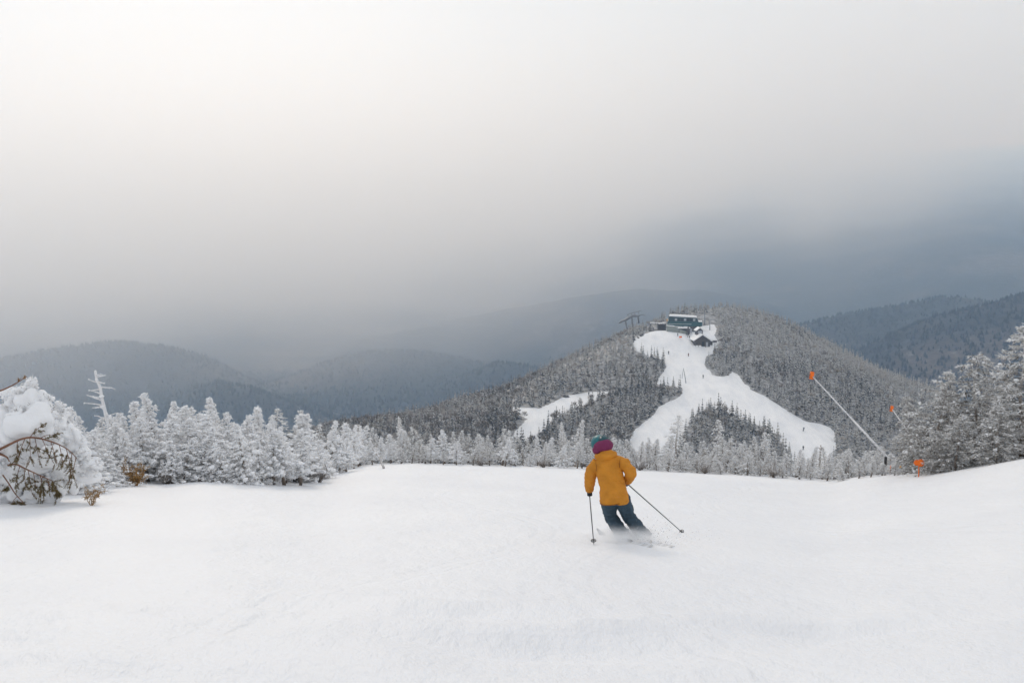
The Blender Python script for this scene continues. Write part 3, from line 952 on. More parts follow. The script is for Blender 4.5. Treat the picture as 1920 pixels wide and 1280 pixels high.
def twig_bush(px, py_top, Y, label, n=26, mat='bark', spread=0.35, frost=0.5, needles=0, name='bare_shrub'):
    x = (px - 960) / FPX * Y
    z = float(ground_z(np.array([x]), np.array([Y]))[0])
    h = float(at(px, py_top, Y)[2]) - z
    o = thing(name, (x, Y, z - 0.05), label, 'shrub')
    rng = np.random.default_rng(int(px * 3 + py_top))
    g = Geo()
    for i in range(n):
        a_ = rng.uniform(0, 6.28); l_ = h * rng.uniform(0.5, 1.0)
        t = np.linspace(0, 1, 6)
        q = np.stack([np.cos(a_) * spread * h * t ** 1.5, np.sin(a_) * spread * h * t ** 1.5, l_ * t], -1) * rng.uniform(0.8, 1.1) + rng.normal(0, 0.02, (6, 3)) * t[:, None]
        tube(g, q, np.linspace(0.012, 0.004, 6), 4, frost, 0)
        for j in range(4):
            s = rng.integers(2, 6)
            e = q[s] + rng.normal(0, 0.12, 3) + [0, 0, 0.1]
            tube(g, np.linspace(q[s], e, 3), [0.006, 0.004, 0.003], 3, frost + 0.2, 0)
            if needles:
                u = rng.uniform(0, 1, (needles, 1))
                p0 = q[s] + (e - q[s]) * u
                spindles(g, p0, p0 + unit(rng.normal(size=(needles, 3)) + [0, 0, -0.4]) * 0.07, 0.008, frost, rng)
    link('twigs', g.mesh('twigs', [MAT[mat]]), o)
    return o


twig_bush(240, 872, 24.2, 'rusty brown dead bush at the foot of the left thicket', 16, 'tan', 0.5, 0.12, 14)
twig_bush(478, 772, 28.5, 'bare upright frosted twigs rising above the left thicket', 12, 'bark', 0.16, 0.85)
for px, pt, dy, lb in [(590, 868, 0.2, 'reddish bare stems at the front right of the left thicket'), (300, 886, 0.1, 'dark bare stems in the hollow at the front of the left thicket'),
                       (1205, 862, 0.3, 'bare stems close behind the skier raised elbow'), (1330, 868, 0.3, 'bare grey stems at the snow edge below the tall frosted spruce'),
                       (1462, 872, 0.3, 'bare grey stems at the snow edge below the piste island tip'), (900, 858, 0.3, 'bare grey stems at the snow edge halfway to the skier'),
                       (1020, 860, 0.3, 'bare grey stems at the snow edge just left of the skier')]:
    twig_bush(px, pt, float(edge_at((px - 960) / FPX)[0]) + dy, lb, 30, 'bark', 0.6, 0.35)

# ------------------------------------------------------------------ the laden tree close on the left
def laden_tree():
    rng = np.random.default_rng(55)
    Y = 19.5
    x = (52 - 960) / FPX * Y
    z = float(ground_z(np.array([x]), np.array([Y]))[0])
    o = thing('snow_laden_spruce', (x, Y, z - 0.1), 'nearest spruce, buried in big snow pillows, with bare brown boughs hanging out', 'tree')
    base = np.array([x, Y, z - 0.1])

    def P(px, py, dy=0.0):
        return at(px, py, Y + dy) - base
    g = Geo()
    tube(g, [P(40, 955, 0.5), P(45, 850, 0.5), P(55, 780, 0.45), P(58, 735, 0.4)], [0.10, 0.08, 0.05, 0.02], 8, 0.4)
    link('trunk', g.mesh('laden_trunk', [MAT['bark']]), o)
    # snow pillows: column, row, radius in photograph pixels, depth offset
    pil = [(58, 732, 13, .3), (32, 738, 17, .5), (62, 752, 25, .2), (80, 772, 21, .2), (45, 768, 25, .4), (60, 792, 34, 0), (85, 800, 24, .1), (10, 790, 26, .3), (18, 822, 30, .0), (-15, 810, 40, .2),
           (112, 778, 16, .6), (100, 810, 20, .3), (125, 815, 20, .5), (50, 828, 26, .1), (105, 858, 27, .1), (85, 868, 28, .15), (118, 880, 20, .2), (20, 868, 27, .25), (-5, 890, 26, 0), (48, 890, 28, .3), (140, 838, 20, .6),
           (145, 870, 24, .5), (75, 905, 26, .3), (30, 912, 18, .1), (60, 928, 20, .1), (8, 930, 26, .2), (110, 915, 24, .4), (165, 885, 20, .6), (130, 900, 20, .5), (-40, 870, 50, .3), (90, 930, 18, .35), (-30, 920, 40, .2), (-40, 770, 36, .5)]
    k = Y / FPX
    core = list(pil)
    pil = [(a_, b_, c_ * .86, d_) for a_, b_, c_, d_ in core]
    for j in range(64):          # smaller clods that break the outline
        a_, b_, c_, d_ = core[rng.integers(len(core))]
        t_ = rng.uniform(0, 6.28)
        pil.append((a_ + math.cos(t_) * c_ * 1.0, b_ + math.sin(t_) * c_ * .95, rng.uniform(5, 12), d_ + rng.uniform(-.25, .1)))
    for px, py, r_, dy in pil:
        g = Geo()
        blobs(g, P(px, py, dy)[None], np.array([r_ * k * 1.12]), rng, 4 if r_ > 13 else 3, 0.95, mi=0, lump=0.42)
        link('snow_pillow', g.mesh('snow_pillow', [MAT['clump']]), o)
    # rimed twigs that show between the pillows
    g = Geo()
    n = 6500
    c = np.array([(p[0], p[1], p[2], p[3]) for p in pil], float)
    i = rng.integers(0, len(c), n)
    d = unit(rng.normal(size=(n, 3)))
    p0 = np.stack([P(c[j, 0], c[j, 1], c[j, 3]) for j in i]) + d * (c[i, 2:3] * k * rng.uniform(0.75, 1.05, (n, 1)))
    dd = unit(d + rng.normal(0, 0.6, (n, 3)))
    m = (p0[:, 2] > 0.35)
    spindles(g, p0[m], (p0 + dd * rng.uniform(0.05, 0.12, (n, 1)))[m], 0.009, np.clip(rng.normal(0.68, 0.22, m.sum()), 0, 1), rng)
    q = np.concatenate([p0[m][::2]])
    blobs(g, q + rng.normal(0, 0.03, q.shape), rng.uniform(0.012, 0.05, len(q)) * rng.uniform(0.5, 1.3, len(q)), rng, 1, 0.8, mi=1)
    link('crown', g.mesh('laden_crown', [MAT['rime'], MAT['clump']]), o)

    # bare boughs with olive needles
    def bough(path, r0, sprays, nd, mat='olive'):
        g = Geo()
        pts = np.stack([P(*p) for p in path])
        t = np.linspace(0, 1, len(pts)); tf = np.linspace(0, 1, 24)
        pts = np.stack([np.interp(tf, t, pts[:, c_]) for c_ in range(3)], -1)
        kk = np.array([1, 2, 1]) / 4
        for _ in range(3):
            for c_ in range(3):
                pts[1:-1, c_] = np.convolve(pts[:, c_], kk, 'valid')
        tube(g, pts, np.linspace(r0, 0.006, 24), 7, 0.1)
        b = link('bough', g.mesh('bough', [MAT['redbark']]), o)
        g = Geo()
        for s_, dx, dz, ln in sprays:
            b0 = np.array([np.interp(s_, tf, pts[:, c_]) for c_ in range(3)])
            e = b0 + np.array([dx * k, -0.15 * rng.uniform(0, 1), -dz * k])
            st = np.linspace(b0, e, 7) + np.stack([np.zeros(7), np.zeros(7), 0.03 * np.sin(np.linspace(0, 3.1, 7))], -1)
            tube(g, st, np.linspace(0.008, 0.003, 7), 4, 0.1, 1)
            for tw in range(7):
                u = rng.uniform(0.2, 1)
                q0 = b0 + (e - b0) * u
                q1 = q0 + (unit((e - b0)[None])[0] * 0.8 + rng.normal(0, 0.6, 3)) * ln
                tube(g, np.linspace(q0, q1, 3), [0.005, 0.004, 0.003], 3, 0.1, 1)
                w = rng.uniform(0, 1, (nd, 1))
                a0 = q0 + (q1 - q0) * w
                dv = unit((q1 - q0)[None] * 5 + rng.normal(0, 0.55, (nd, 3)))
                spindles(g, a0, a0 + dv * rng.uniform(0.028, 0.055, (nd, 1)), 0.0045, np.clip(rng.normal(0.12, 0.12, nd), 0, 1), rng, 0)
        link('needles', g.mesh('bough_needles', [MAT[mat], MAT['redbark']]), b)

    bough([(-20, 850, -.25), (0, 842, -.3), (20, 832, -.35), (35, 824, -.4), (55, 818, -.45), (80, 822, -.45), (105, 830, -.4), (130, 842, -.35), (145, 860, -.3)], 0.03,
          [(.45, -12, 45, .12), (.5, 4, 40, .12), (.55, 12, 50, .13), (.62, 14, 35, .12), (.7, 16, 40, .12), (.35, 5, 30, .1), (.78, 12, 36, .13), (.85, 8, 45, .14), (.92, -4, 55, .14), (.98, -10, 48, .13), (.6, 30, -8, .1), (.5, 30, -25, .09)], 34)
    bough([(-15, 848, .0), (2, 851, -.25), (14, 857, -.3), (17, 865, -.3)], 0.034, [(.9, 8, 8, .05)], 4)
    bough([(15, 872, -.3), (30, 869, -.35), (45, 877, -.4), (60, 884, -.42), (80, 893, -.42), (96, 900, -.4)], 0.02,
          [(.3, -8, 40, .1), (.4, 2, 44, .12), (.5, 10, 46, .12), (.62, 6, 30, .12), (.75, 10, 30, .13), (.9, 10, 22, .13), (.98, 8, 10, .12), (.8, -4, 34, .12)], 40)
    bough([(5, 890, -.3), (16, 905, -.35), (28, 925, -.38), (40, 938, -.38), (48, 945, -.35)], 0.014, [(.3, -8, 10, .08), (.6, -8, 16, .09), (.8, 6, 8, .1), (.95, 2, 10, .1), (.9, -14, 4, .1)], 40)
    bough([(-20, 738, -.2), (5, 731, -.25), (20, 724, -.3), (34, 716, -.3), (50, 706, -.3)], 0.02, [(.75, 3, -5, .03), (.95, 3, -3, .03)], 5, 'tan')
    bough([(90, 905, -.2), (100, 912, -.25), (108, 922, -.25)], 0.01, [(.6, 6, 10, .09), (.95, 2, 8, .09)], 36)
    return o


laden_tree()
twig_bush(152, 916, 19.0, 'small dry twig poking through the snow beside the laden spruce', 5, 'tan', 0.5, 0.3, 8, 'dry_twig')

# ------------------------------------------------------------------ forest of the far hill
def boughs(g, P0, P1, rad, frost, rng):
    """Three-sided drooping boughs, open at the trunk side."""
    n = len(P0)
    ax = unit(P1 - P0); side = unit(np.cross(ax, np.array([[0, 0, 1.0]]) + rng.normal(0, .15, (n, 3)))); oth = np.cross(side, ax)
    rad = rad[:, None]; mid = P0 + (P1 - P0) * 0.5
    V = np.stack([P0 + oth * rad * .4, mid + side * rad, mid - side * rad, mid - oth * rad * .7, P1], 1).reshape(-1, 3)
    F = (np.arange(n)[:, None, None] * 5 + np.array([[0, 2, 1], [1, 2, 4], [1, 4, 3], [2, 3, 4]])[None]).reshape(-1, 3)
    g.add(V, F, np.repeat(frost, 5), 0)


def hill_tree(rng, H=7.0, rad=1.25, levels=6, per=7, kind=0):
    g = Geo()
    if kind == 0:      # spruce: tiers of drooping boughs
        tube(g, [[0, 0, -0.4], [0, 0, H * 0.5], [0, 0, H]], [0.11, 0.07, 0.02], 3, 0.2, 0, False)
        P0, P1, fr, rd = [], [], [], []
        for l in range(levels):
            h = 0.10 + 0.86 * (l / (levels - 1)) ** 0.92
            for j in range(per if l < levels - 2 else per - 3):
                a_ = j * 6.283 / per + l * 1.3 + rng.uniform(-0.3, 0.3)
                ln = rad * ((1 - h) ** 0.8 + 0.06) * rng.uniform(0.7, 1.25)
                z = H * (h + rng.uniform(-0.04, 0.04))
                P0.append([0, 0, z + 0.12 * ln]); P1.append([math.cos(a_) * ln, math.sin(a_) * ln, z - ln * rng.uniform(0.2, 0.65)])
                fr.append(np.clip(0.34 + 0.3 * h + rng.normal(0, 0.18), 0, 1)); rd.append(0.13 + 0.17 * ln)
        P0.append([0, 0, H * 0.86]); P1.append([0, 0, H * 1.05]); fr.append(0.6); rd.append(0.12)
        boughs(g, np.array(P0), np.array(P1), np.array(rd) * 1.6, np.array(fr), rng)
    else:              # leafless frosted birch: fan of rimed twigs
        tube(g, [[0, 0, -0.4], [0.1, 0, H * 0.4], [0, 0.1, H * 0.8]], [0.1, 0.07, 0.02], 3, 0.3, 0, False)
        n = 40
        a_ = rng.uniform(0, 6.28, n); el = rng.uniform(0.1, 1.5, n)
        r0 = rng.uniform(0.1, 0.6, n)
        c = np.array([0, 0, H * 0.55])
        d = np.stack([np.cos(a_) * np.cos(el), np.sin(a_) * np.cos(el), np.sin(el) * 1.1], -1)
        p1 = c + d * np.array([rad * 1.35, rad * 1.35, H * 0.42]) * rng.uniform(0.75, 1.05, (n, 1))
        p0 = c * [1, 1, 0.75] + (p1 - c) * r0[:, None]
        spindles(g, p0, p1, 0.11, np.clip(rng.normal(0.52, 0.16, n), 0, 1), rng, 0, 0.6)
    return g


HILLKINDS = [hill_tree(np.random.default_rng(400 + i), kind=0 if i < 6 else 1, H=(7.0, 7.6, 6.2, 7.0, 8.0, 6.6, 5.0, 5.6)[i], rad=(1.4, 1.25, 1.55, 1.65, 1.35, 1.5, 1.8, 1.9)[i]) for i in range(8)]
HK_MESH = [g.mesh('hill_spruce' if i < 6 else 'hill_birch', [MAT['hilltree'] if i < 6 else MAT['hillbirch']]) for i, g in enumerate(HILLKINDS)]
HK_V = [np.concatenate(g.V) for g in HILLKINDS]; HK_F = [np.concatenate(g.F) for g in HILLKINDS]; HK_A = [np.concatenate(g.A) for g in HILLKINDS]

sp = 3.25
gx, gy = np.meshgrid(np.arange(-330, 380, sp), np.arange(345, 700, sp))
gx = gx.ravel() + RNG.uniform(-sp * 0.48, sp * 0.48, gx.size); gy = gy.ravel() + RNG.uniform(-sp * 0.48, sp * 0.48, gx.size)
gz = ground_z(gx, gy)
px, py = to_px(gx, gy, gz)
ok = (px > -60) & (px < 1990) & (py < 912) & ((px < 1735) | (py < 860)) & ~on_piste(gx, gy, gz)
# keep the clearings round the buildings open
BLD_CLEAR = [(1236, 1346, 585, 650)]
for a0, a1, b0, b1 in BLD_CLEAR:
    ok &= ~((px > a0) & (px < a1) & (py > b0) & (py < b1) & (gy < 612))
ok &= ~((px > 1205) & (px < 1250) & (py > 604) & (py < 640) & (gy < 600))
# only slopes the place shows: drop what the hill itself hides
vis = np.ones(gx.size, bool)
for f in np.linspace(0.55, 0.985, 14):
    q = ground_z(gx * f, gy * f)
    vis &= (gz + 9.0) * f > q
ok &= vis
thin = fbm(gx / 22, gy / 22, 91, 3)
ok &= RNG.uniform(0, 1, gx.size) < 0.93
gx, gy, gz, px, py, thin = gx[ok], gy[ok], gz[ok], px[ok], py[ok], thin[ok]
birch_p = np.where((px < 1000), 0.38, np.where(px < 1200, 0.2, 0.07)) + 0.35 * np.clip(thin, 0, 1)
kd = np.where(RNG.uniform(0, 1, gx.size) < birch_p, RNG.integers(6, 8, gx.size), RNG.integers(0, 6, gx.size))
hs = (0.70 + 0.28 * RNG.uniform(0, 1, gx.size) + 0.34 * fbm(gx / 26, gy / 26, 95, 3)) * np.where(gy > 590, 0.82, 1.0)
# frost grows towards the windy summit and varies from stand to stand
fa = 0.05 + 0.06 * sstep(1150, 1400, px) + 0.26 * sstep(500, 630, gy) + 0.34 * fbm(gx / 35, gy / 35, 97, 3) + RNG.normal(0, 0.13, gx.size) + 0.10 * sstep(1380, 1600, px) * sstep(470, 560, gy)
dist = np.hypot(gx, gy)
inview = (px > 5) & (px < 1915) & (py < 868)
order = np.argsort(np.where(inview, dist / hs, 1e9))
MAXI = max(50, min(170, 300 - N_TREES[0]))
solo = order[:MAXI]
rest = np.setdiff1d(np.arange(gx.size), solo)
for i in solo:
    zone = 'island of dark spruces between the two piste forks' if 1262 < px[i] < 1495 else ('dark forest right of the lower piste on the far hill' if px[i] >= 1495 else 'dark forest left of the piste on the far hill')
    o = link('birch_tree' if kd[i] >= 6 else 'spruce_tree', HK_MESH[kd[i]], None, (gx[i], gy[i], gz[i]))
    o.scale = (hs[i], hs[i], hs[i]); o.rotation_euler = (0, 0, RNG.uniform(0, 6.28))
    tag(o, ('small leafless frosted birch in the ' if kd[i] >= 6 else 'small frosted spruce in the ') + zone, 'tree', 'nearest trees of the far hill forest')
bv, bf, ba, bm_i, off = [], [], [], [], 0
for k_ in range(8):
    s = rest[kd[rest] == k_]
    if not len(s):
        continue
    V, F, A = HK_V[k_], HK_F[k_], HK_A[k_]
    th = RNG.uniform(0, 6.28, len(s)); c, n_ = np.cos(th)[:, None], np.sin(th)[:, None]
    sc = hs[s][:, None]
    X = (V[None, :, 0] * c - V[None, :, 1] * n_) * sc + gx[s][:, None]
    Yv = (V[None, :, 0] * n_ + V[None, :, 1] * c) * sc + gy[s][:, None]
    Z = V[None, :, 2] * sc + gz[s][:, None]
    bv.append(np.stack([X, Yv, Z], -1).reshape(-1, 3))
    bf.append((np.arange(len(s))[:, None, None] * len(V) + F[None]).reshape(-1, 3) + off); off += len(s) * len(V)
    bm_i.append(np.full(len(s) * len(F), 0 if k_ < 6 else 1))
    ba.append(np.clip(A[None] + fa[s][:, None], 0, 1).ravel())
tag(link('forest', mesh_data('forest', np.concatenate(bv), np.concatenate(bf), [MAT['hilltree'], MAT['hillbirch']], False, {'frost': np.concatenate(ba)}, np.concatenate(bm_i))), 'dense frosted forest covering the far hill', kind='stuff')
print('near trees', N_TREES[0], 'solo', len(solo), 'hill forest', len(rest), 'tris', sum(len(f) for f in bf))

# tree cover of the distant ridges
nf = 34000
cpx = RNG.uniform(-60, 1980, nf); cr = np.exp(RNG.uniform(math.log(950), math.log(2900), nf))
cz = far_z(cpx, cr); cx = (cpx - 960) / FPX * cr
rowpx = to_px(cx, cr, cz)[1]
keep = (rowpx < 800) & (rowpx > 500)
cx, cr, cz = cx[keep], cr[keep], cz[keep]
n_ = len(cx)
hh = RNG.uniform(4, 9, n_); rw = hh * RNG.uniform(0.22, 0.36, n_)
th = RNG.uniform(0, 6.28, n_)
ring = np.stack([np.stack([cx + rw * np.cos(th + q), cr + rw * np.sin(th + q), cz + 0.5], -1) for q in (0, 1.5708, 3.1416, 4.7124)], 1)
V = np.concatenate([ring, np.stack([cx, cr, cz + hh], -1)[:, None]], 1).reshape(-1, 3)
F = (np.arange(n_)[:, None, None] * 5 + np.array([[0, 1, 4], [1, 2, 4], [2, 3, 4], [3, 0, 4]])[None]).reshape(-1, 3)
tag(link('forest', mesh_data('ridge_forest', V, F, MAT['ridgetree'], False)), 'dark forest on the hazy ridges beyond the hill', kind='stuff')

# ------------------------------------------------------------------ the skier
FEET = on_ground(1186, 1016)
YS = float(FEET[1])


def J(px, py, dy=0.0):
    return at(px, py, YS + dy)


def loft(g, cen, side, hw, dep, n=22, up=None):
    """Closed body of elliptical sections."""
    cen = np.asarray(cen, float); m_ = len(cen)
    d = unit(np.gradient(cen, axis=0))
    s = unit(np.broadcast_to(np.asarray(side, float), cen.shape) - d * (np.broadcast_to(np.asarray(side, float), cen.shape) * d).sum(-1, keepdims=True))
    o = np.cross(d, s)
    t = np.arange(n) * 2 * math.pi / n
    V = cen[:, None] + np.asarray(hw)[:, None, None] * np.cos(t)[None, :, None] * s[:, None] + np.asarray(dep)[:, None, None] * np.sin(t)[None, :, None] * o[:, None]
    V = np.concatenate([V.reshape(-1, 3), cen[:1], cen[-1:]])
    i = np.arange(m_ - 1)[:, None] * n; j = np.arange(n)[None]; k = (j + 1) % n
    F = np.concatenate([np.stack([i + j, i + k, i + n + k], -1).reshape(-1, 3), np.stack([i + j, i + n + k, i + n + j], -1).reshape(-1, 3),
                        np.stack([np.full(n, m_ * n), k[0], j[0]], -1), np.stack([np.full(n, m_ * n + 1), (m_ - 1) * n + j[0], (m_ - 1) * n + k[0]], -1)])
    g.add(V, F, 0.0, 0, True)


def ball(g, c, r, ax=None, sub=3):
    v, f = ICO[sub]
    r = np.broadcast_to(np.asarray(r, float), (3,))
    V = v * r
    if ax is not None:
        V = V @ np.asarray(ax, float)
    g.add(V + np.asarray(c, float), f, 0.0, 0, True)


def skin(name, g, voxel, mats, smooth=4, fold=0.0, fold_scale=9.0, dust=None, base=(0, 0, 0), stretch=(1, 1, 1)):
    """One continuous surface around everything collected in g."""
    me = mesh_data(name + '_src', np.concatenate(g.V) - np.asarray(base), np.concatenate(g.F), mats)
    o = bpy.data.objects.new(name + '_src', me)
    COL.objects.link(o)
    md = o.modifiers.new('r', 'REMESH'); md.mode = 'VOXEL'; md.voxel_size = voxel
    sm = o.modifiers.new('s', 'SMOOTH'); sm.iterations = smooth; sm.factor = 0.5
    dg = bpy.context.evaluated_depsgraph_get()
    out = bpy.data.meshes.new_from_object(o.evaluated_get(dg))
    bpy.data.objects.remove(o); bpy.data.meshes.remove(me)
    out.name = name
    n = len(out.vertices)
    co = np.empty(n * 3, np.float32); out.vertices.foreach_get('co', co); co = co.reshape(-1, 3)
    if fold:
        no = np.empty(n * 3, np.float32); out.vertices.foreach_get('normal', no); no = no.reshape(-1, 3)
        q = co * np.asarray(stretch) * fold_scale
        w = fbm(q[:, 0] + q[:, 1] * 0.7, q[:, 2] + q[:, 1] * 0.4, 5, 3)
        w = np.maximum(1 - np.abs(w) * 2.2, -0.35)
        co = co + no * (w * fold)[:, None]
        out.vertices.foreach_set('co', co.ravel().astype(np.float32))
    if dust is not None:
        a_ = out.attributes.new('dust', 'FLOAT', 'POINT')
        a_.data.foreach_set('value', dust(co + np.asarray(base)).astype(np.float32))
    out.polygons.foreach_set('use_smooth', np.ones(len(out.polygons), bool))
    out.materials.clear()
    for mt in (mats if isinstance(mats, (list, tuple)) else [mats]):
        out.materials.append(mt)
    out.update()
    return out


def cloth_mat(name, color, rough=0.75, dusty=False, scale=60.0):
    m, N, L, b = principled(name, color, rough, 0.25)
    n = noise_node(N, L, scale, 4, 0.6)
    n2 = noise_node(N, L, 7.0, 4, 0.6)
    r = ramp(N, L, n2.outputs['Fac'], [(0.3, tuple(c * 0.85 for c in color)), (0.7, tuple(min(1, c * 1.1) for c in color))])
    src = r.outputs['Color']
    if dusty:
        a_ = N.new('ShaderNodeAttribute'); a_.attribute_name = 'dust'
        n3 = noise_node(N, L, 30.0, 4, 0.65)
        ad = N.new('ShaderNodeMath'); ad.operation = 'MULTIPLY_ADD'; ad.inputs[1].default_value = 0.8; ad.inputs[2].default_value = -0.4
        L.new(n3.outputs['Fac'], ad.inputs[0])
        s_ = N.new('ShaderNodeMath'); s_.operation = 'ADD'; s_.use_clamp = True
        L.new(a_.outputs['Fac'], s_.inputs[0]); L.new(ad.outputs['Value'], s_.inputs[1])
        mu = N.new('ShaderNodeMath'); mu.operation = 'MULTIPLY'; mu.use_clamp = True
        L.new(s_.outputs['Value'], mu.inputs[0]); L.new(a_.outputs['Fac'], mu.inputs[1])
        mx = N.new('ShaderNodeMixRGB'); mx.inputs['Color2'].default_value = (0.82, 0.83, 0.84, 1)
        sc_ = N.new('ShaderNodeMath'); sc_.operation = 'MULTIPLY'; sc_.inputs[1].default_value = 1.6; sc_.use_clamp = True
        L.new(mu.outputs['Value'], sc_.inputs[0])
        L.new(sc_.outputs['Value'], mx.inputs['Fac']); L.new(src, mx.inputs['Color1'])
        src = mx.outputs['Color']
    L.new(src, b.inputs['Base Color'])
    b1 = bump(N, L, b, n2.outputs['Fac'], 0.35, 0.02)
    bump(N, L, b, n.outputs['Fac'], 0.15, 0.003, b1)
    return m


MAT['jacket'] = cloth_mat('mustard_jacket', (0.56, 0.225, 0.022))
MAT['jacket_seam'] = cloth_mat('mustard_seam', (0.30, 0.11, 0.012))
MAT['trousers'] = cloth_mat('slate_trousers', (0.036, 0.064, 0.090), 0.7, True)
MAT['skin'] = plain('skin', (0.55, 0.33, 0.24), 0.55, var=0.06)
MAT['glove'] = plain('black_glove', (0.025, 0.025, 0.028), 0.7)
MAT['teal'] = plain('teal_shell', (0.010, 0.125, 0.145), 0.45, 0.4, var=0.15)
MAT['darkteal'] = plain('dark_teal_shell', (0.012, 0.06, 0.075), 0.45, 0.4)
MAT['magenta'] = cloth_mat('magenta_cover', (0.17, 0.024, 0.082), 0.7)
MAT['white'] = plain('white_paint', (0.78, 0.78, 0.78), 0.5, var=0.05)
MAT['black'] = plain('black_plastic', (0.03, 0.03, 0.032), 0.5)
MAT['alloy'] = plain('dark_alloy', (0.07, 0.07, 0.075), 0.4, 0.5, 0.4)

O = np.array([FEET[0], FEET[1], FEET[2]])
neck, shl, shr = J(1137, 857, .30), J(1112, 868, .27), J(1163, 860, .27)
elbl, hndl = J(1106, 897, .30), J(1105, 923, .38)
elbr, hndr = J(1184, 886, .08), J(1174.5, 905, .24)
hip = J(1153, 934, .02)
hipl, hipr = J(1140, 936, .02), J(1167, 933, .02)
knl, knr = J(1144, 968, .20), J(1180, 970, .16)
ankl, ankr = J(1174, 1010, .02), J(1211, 1008, .0)
head = J(1130, 836, .37)
side = unit((shr - shl)[None])[0]
across = unit((J(1181, 934) - J(1124, 943))[None])[0]
fwd = np.array([-0.25, 0.93, -0.2]); fwd /= np.linalg.norm(fwd)

# body under the clothes, one surface
g = Geo()
loft(g, [J(1152, 938, .02), J(1149, 915, .10), J(1143, 884, .2), J(1138, 864, .27), neck], side, [.13, .11, .13, .12, .05], [.085, .075, .085, .065, .05], 16)
tube(g, [J(1137, 862, .29), J(1134, 850, .33), head], [.06, .055, .06], 10)
ball(g, head, (.078, .098, .112))
ball(g, head + fwd * .1 - [0, 0, .01], (.014, .02, .022), sub=2)                 # nose
ball(g, head + fwd * .08 - [0, 0, .075], (.035, .025, .02), sub=2)             # chin
for s in (-1, 1):
    ball(g, head + side * s * .08, (.012, .025, .032), sub=2)                     # ears
    ball(g, head + fwd * .092 + side * s * .033 + [0, 0, .012], .013, sub=2)    # eyes
for a_, b_, c_ in ((shl, elbl, hndl), (shr, elbr, hndr)):
    tube(g, [a_ + (shl + shr - 2 * a_) * .1, a_ + (b_ - a_) * .4, b_ - (b_ - a_) * .1, b_ + (c_ - b_) * .15, (b_ + c_) / 2, c_], [.04, .04, .032, .03, .03, .026], 10)
for a_, b_, c_ in ((hipl, knl, ankl), (hipr, knr, ankr)):
    tube(g, [a_, (a_ + b_) / 2, b_, b_ * .6 + c_ * .4, c_], [.075, .065, .052, .05, .042], 10)
person = link('person', skin('person', g, .012, MAT['skin'], 2, base=O), None, tuple(O))
tag(person, 'skier from behind in mustard jacket and slate trousers carving a turn', 'person')

# jacket
g = Geo()
loft(g, [J(1152, 940.5, .0), J(1152, 937, .0), J(1150, 924, .05), J(1148, 908, .11), J(1144, 890, .17), J(1140, 873, .24), J(1138, 864, .27), J(1137, 857, .30), J(1135, 851, .33)],
     across, [.205, .204, .192, .178, .185, .2, .196, .13, .088], [.165, .163, .15, .13, .135, .135, .115, .095, .08], 26)
for a_, b_, c_ in ((shl, elbl, hndl), (shr, elbr, hndr)):
    a2 = a_ + (shl + shr - 2 * a_) / 2 * .38 + np.array([0, 0, -.012])
    e = c_ - unit((c_ - b_)[None])[0] * .055
    tube(g, [a2, a_ + (b_ - a_) * .4, b_ - (b_ - a_) * .08, b_ + (c_ - b_) * .12, b_ + (c_ - b_) * .5, e], [.088, .087, .078, .076, .066, .058], 16)
jk = link('jacket', skin('jacket', g, .011, MAT['jacket'], 3, .015, 6.0, base=O, stretch=(1, 1, 1.9)), person)
# cuffs, hem and armhole seams
for b_, c_ in ((elbl, hndl), (elbr, hndr)):
    g = Geo()
    d = unit((c_ - b_)[None])[0]; e = c_ - d * .075
    tube(g, [e, e + d * .012, e + d * .042, e + d * .05], [.05, .0615, .0595, .05], 18)
    link('cuff', g.mesh('cuff', [MAT['jacket']]), jk).location = -O
g = Geo()
hm_c = J(1152, 939.3, .0)
tube(g, [hm_c + across * .207 * math.cos(a_) + np.cross(across, [0, 0, 1.0]) * .168 * math.sin(a_) for a_ in np.linspace(0, 6.2832, 40)], .0075, 6)
link('hem', g.mesh('jacket_hem', [MAT['jacket_seam']]), jk).location = -O
# hood lying on the shoulders
g = Geo()
hc = J(1136, 853, .22)
t = np.linspace(math.pi * 0.98, math.pi * 2.02, 13)
rim = [hc + side * math.cos(a_) * .135 + np.array([0, -.075, -.035]) * -math.sin(a_) + np.array([0, .06, .0]) for a_ in t]
tube(g, rim, [.03, .04, .047, .052, .055, .057, .058, .057, .055, .052, .047, .04, .03], 12)
ball(g, J(1137, 848, .27), (.10, .09, .062))
ball(g, J(1136, 854, .2), (.135, .07, .045))
link('hood', skin('hood', g, .011, MAT['jacket'], 3, .006, 8.0, base=O), jk)
g = Geo()
for s_, a_, b_ in ((-1, shl, elbl), (1, shr, elbr)):
    c0 = a_ + (b_ - a_) * .12 - side * s_ * .035
    pts = [c0 + np.array([0, -.118, .065]), c0 + np.array([0, -.128, -.01]) - side * s_ * .012, c0 + np.array([0, -.118, -.075]) - side * s_ * .004]
    tube(g, pts, [.004, .0055, .004], 6)
link('armhole_seam', g.mesh('armhole_seam', [MAT['jacket_seam']]), jk).location = -O

# trousers
def dust_of(co):
    h = co[:, 2] - (plain_ground(co[:, 0], co[:, 1]))
    return np.clip((0.30 - h) / 0.30, 0, 1)


def plain_ground(x, y):
    return near_z(x, y)


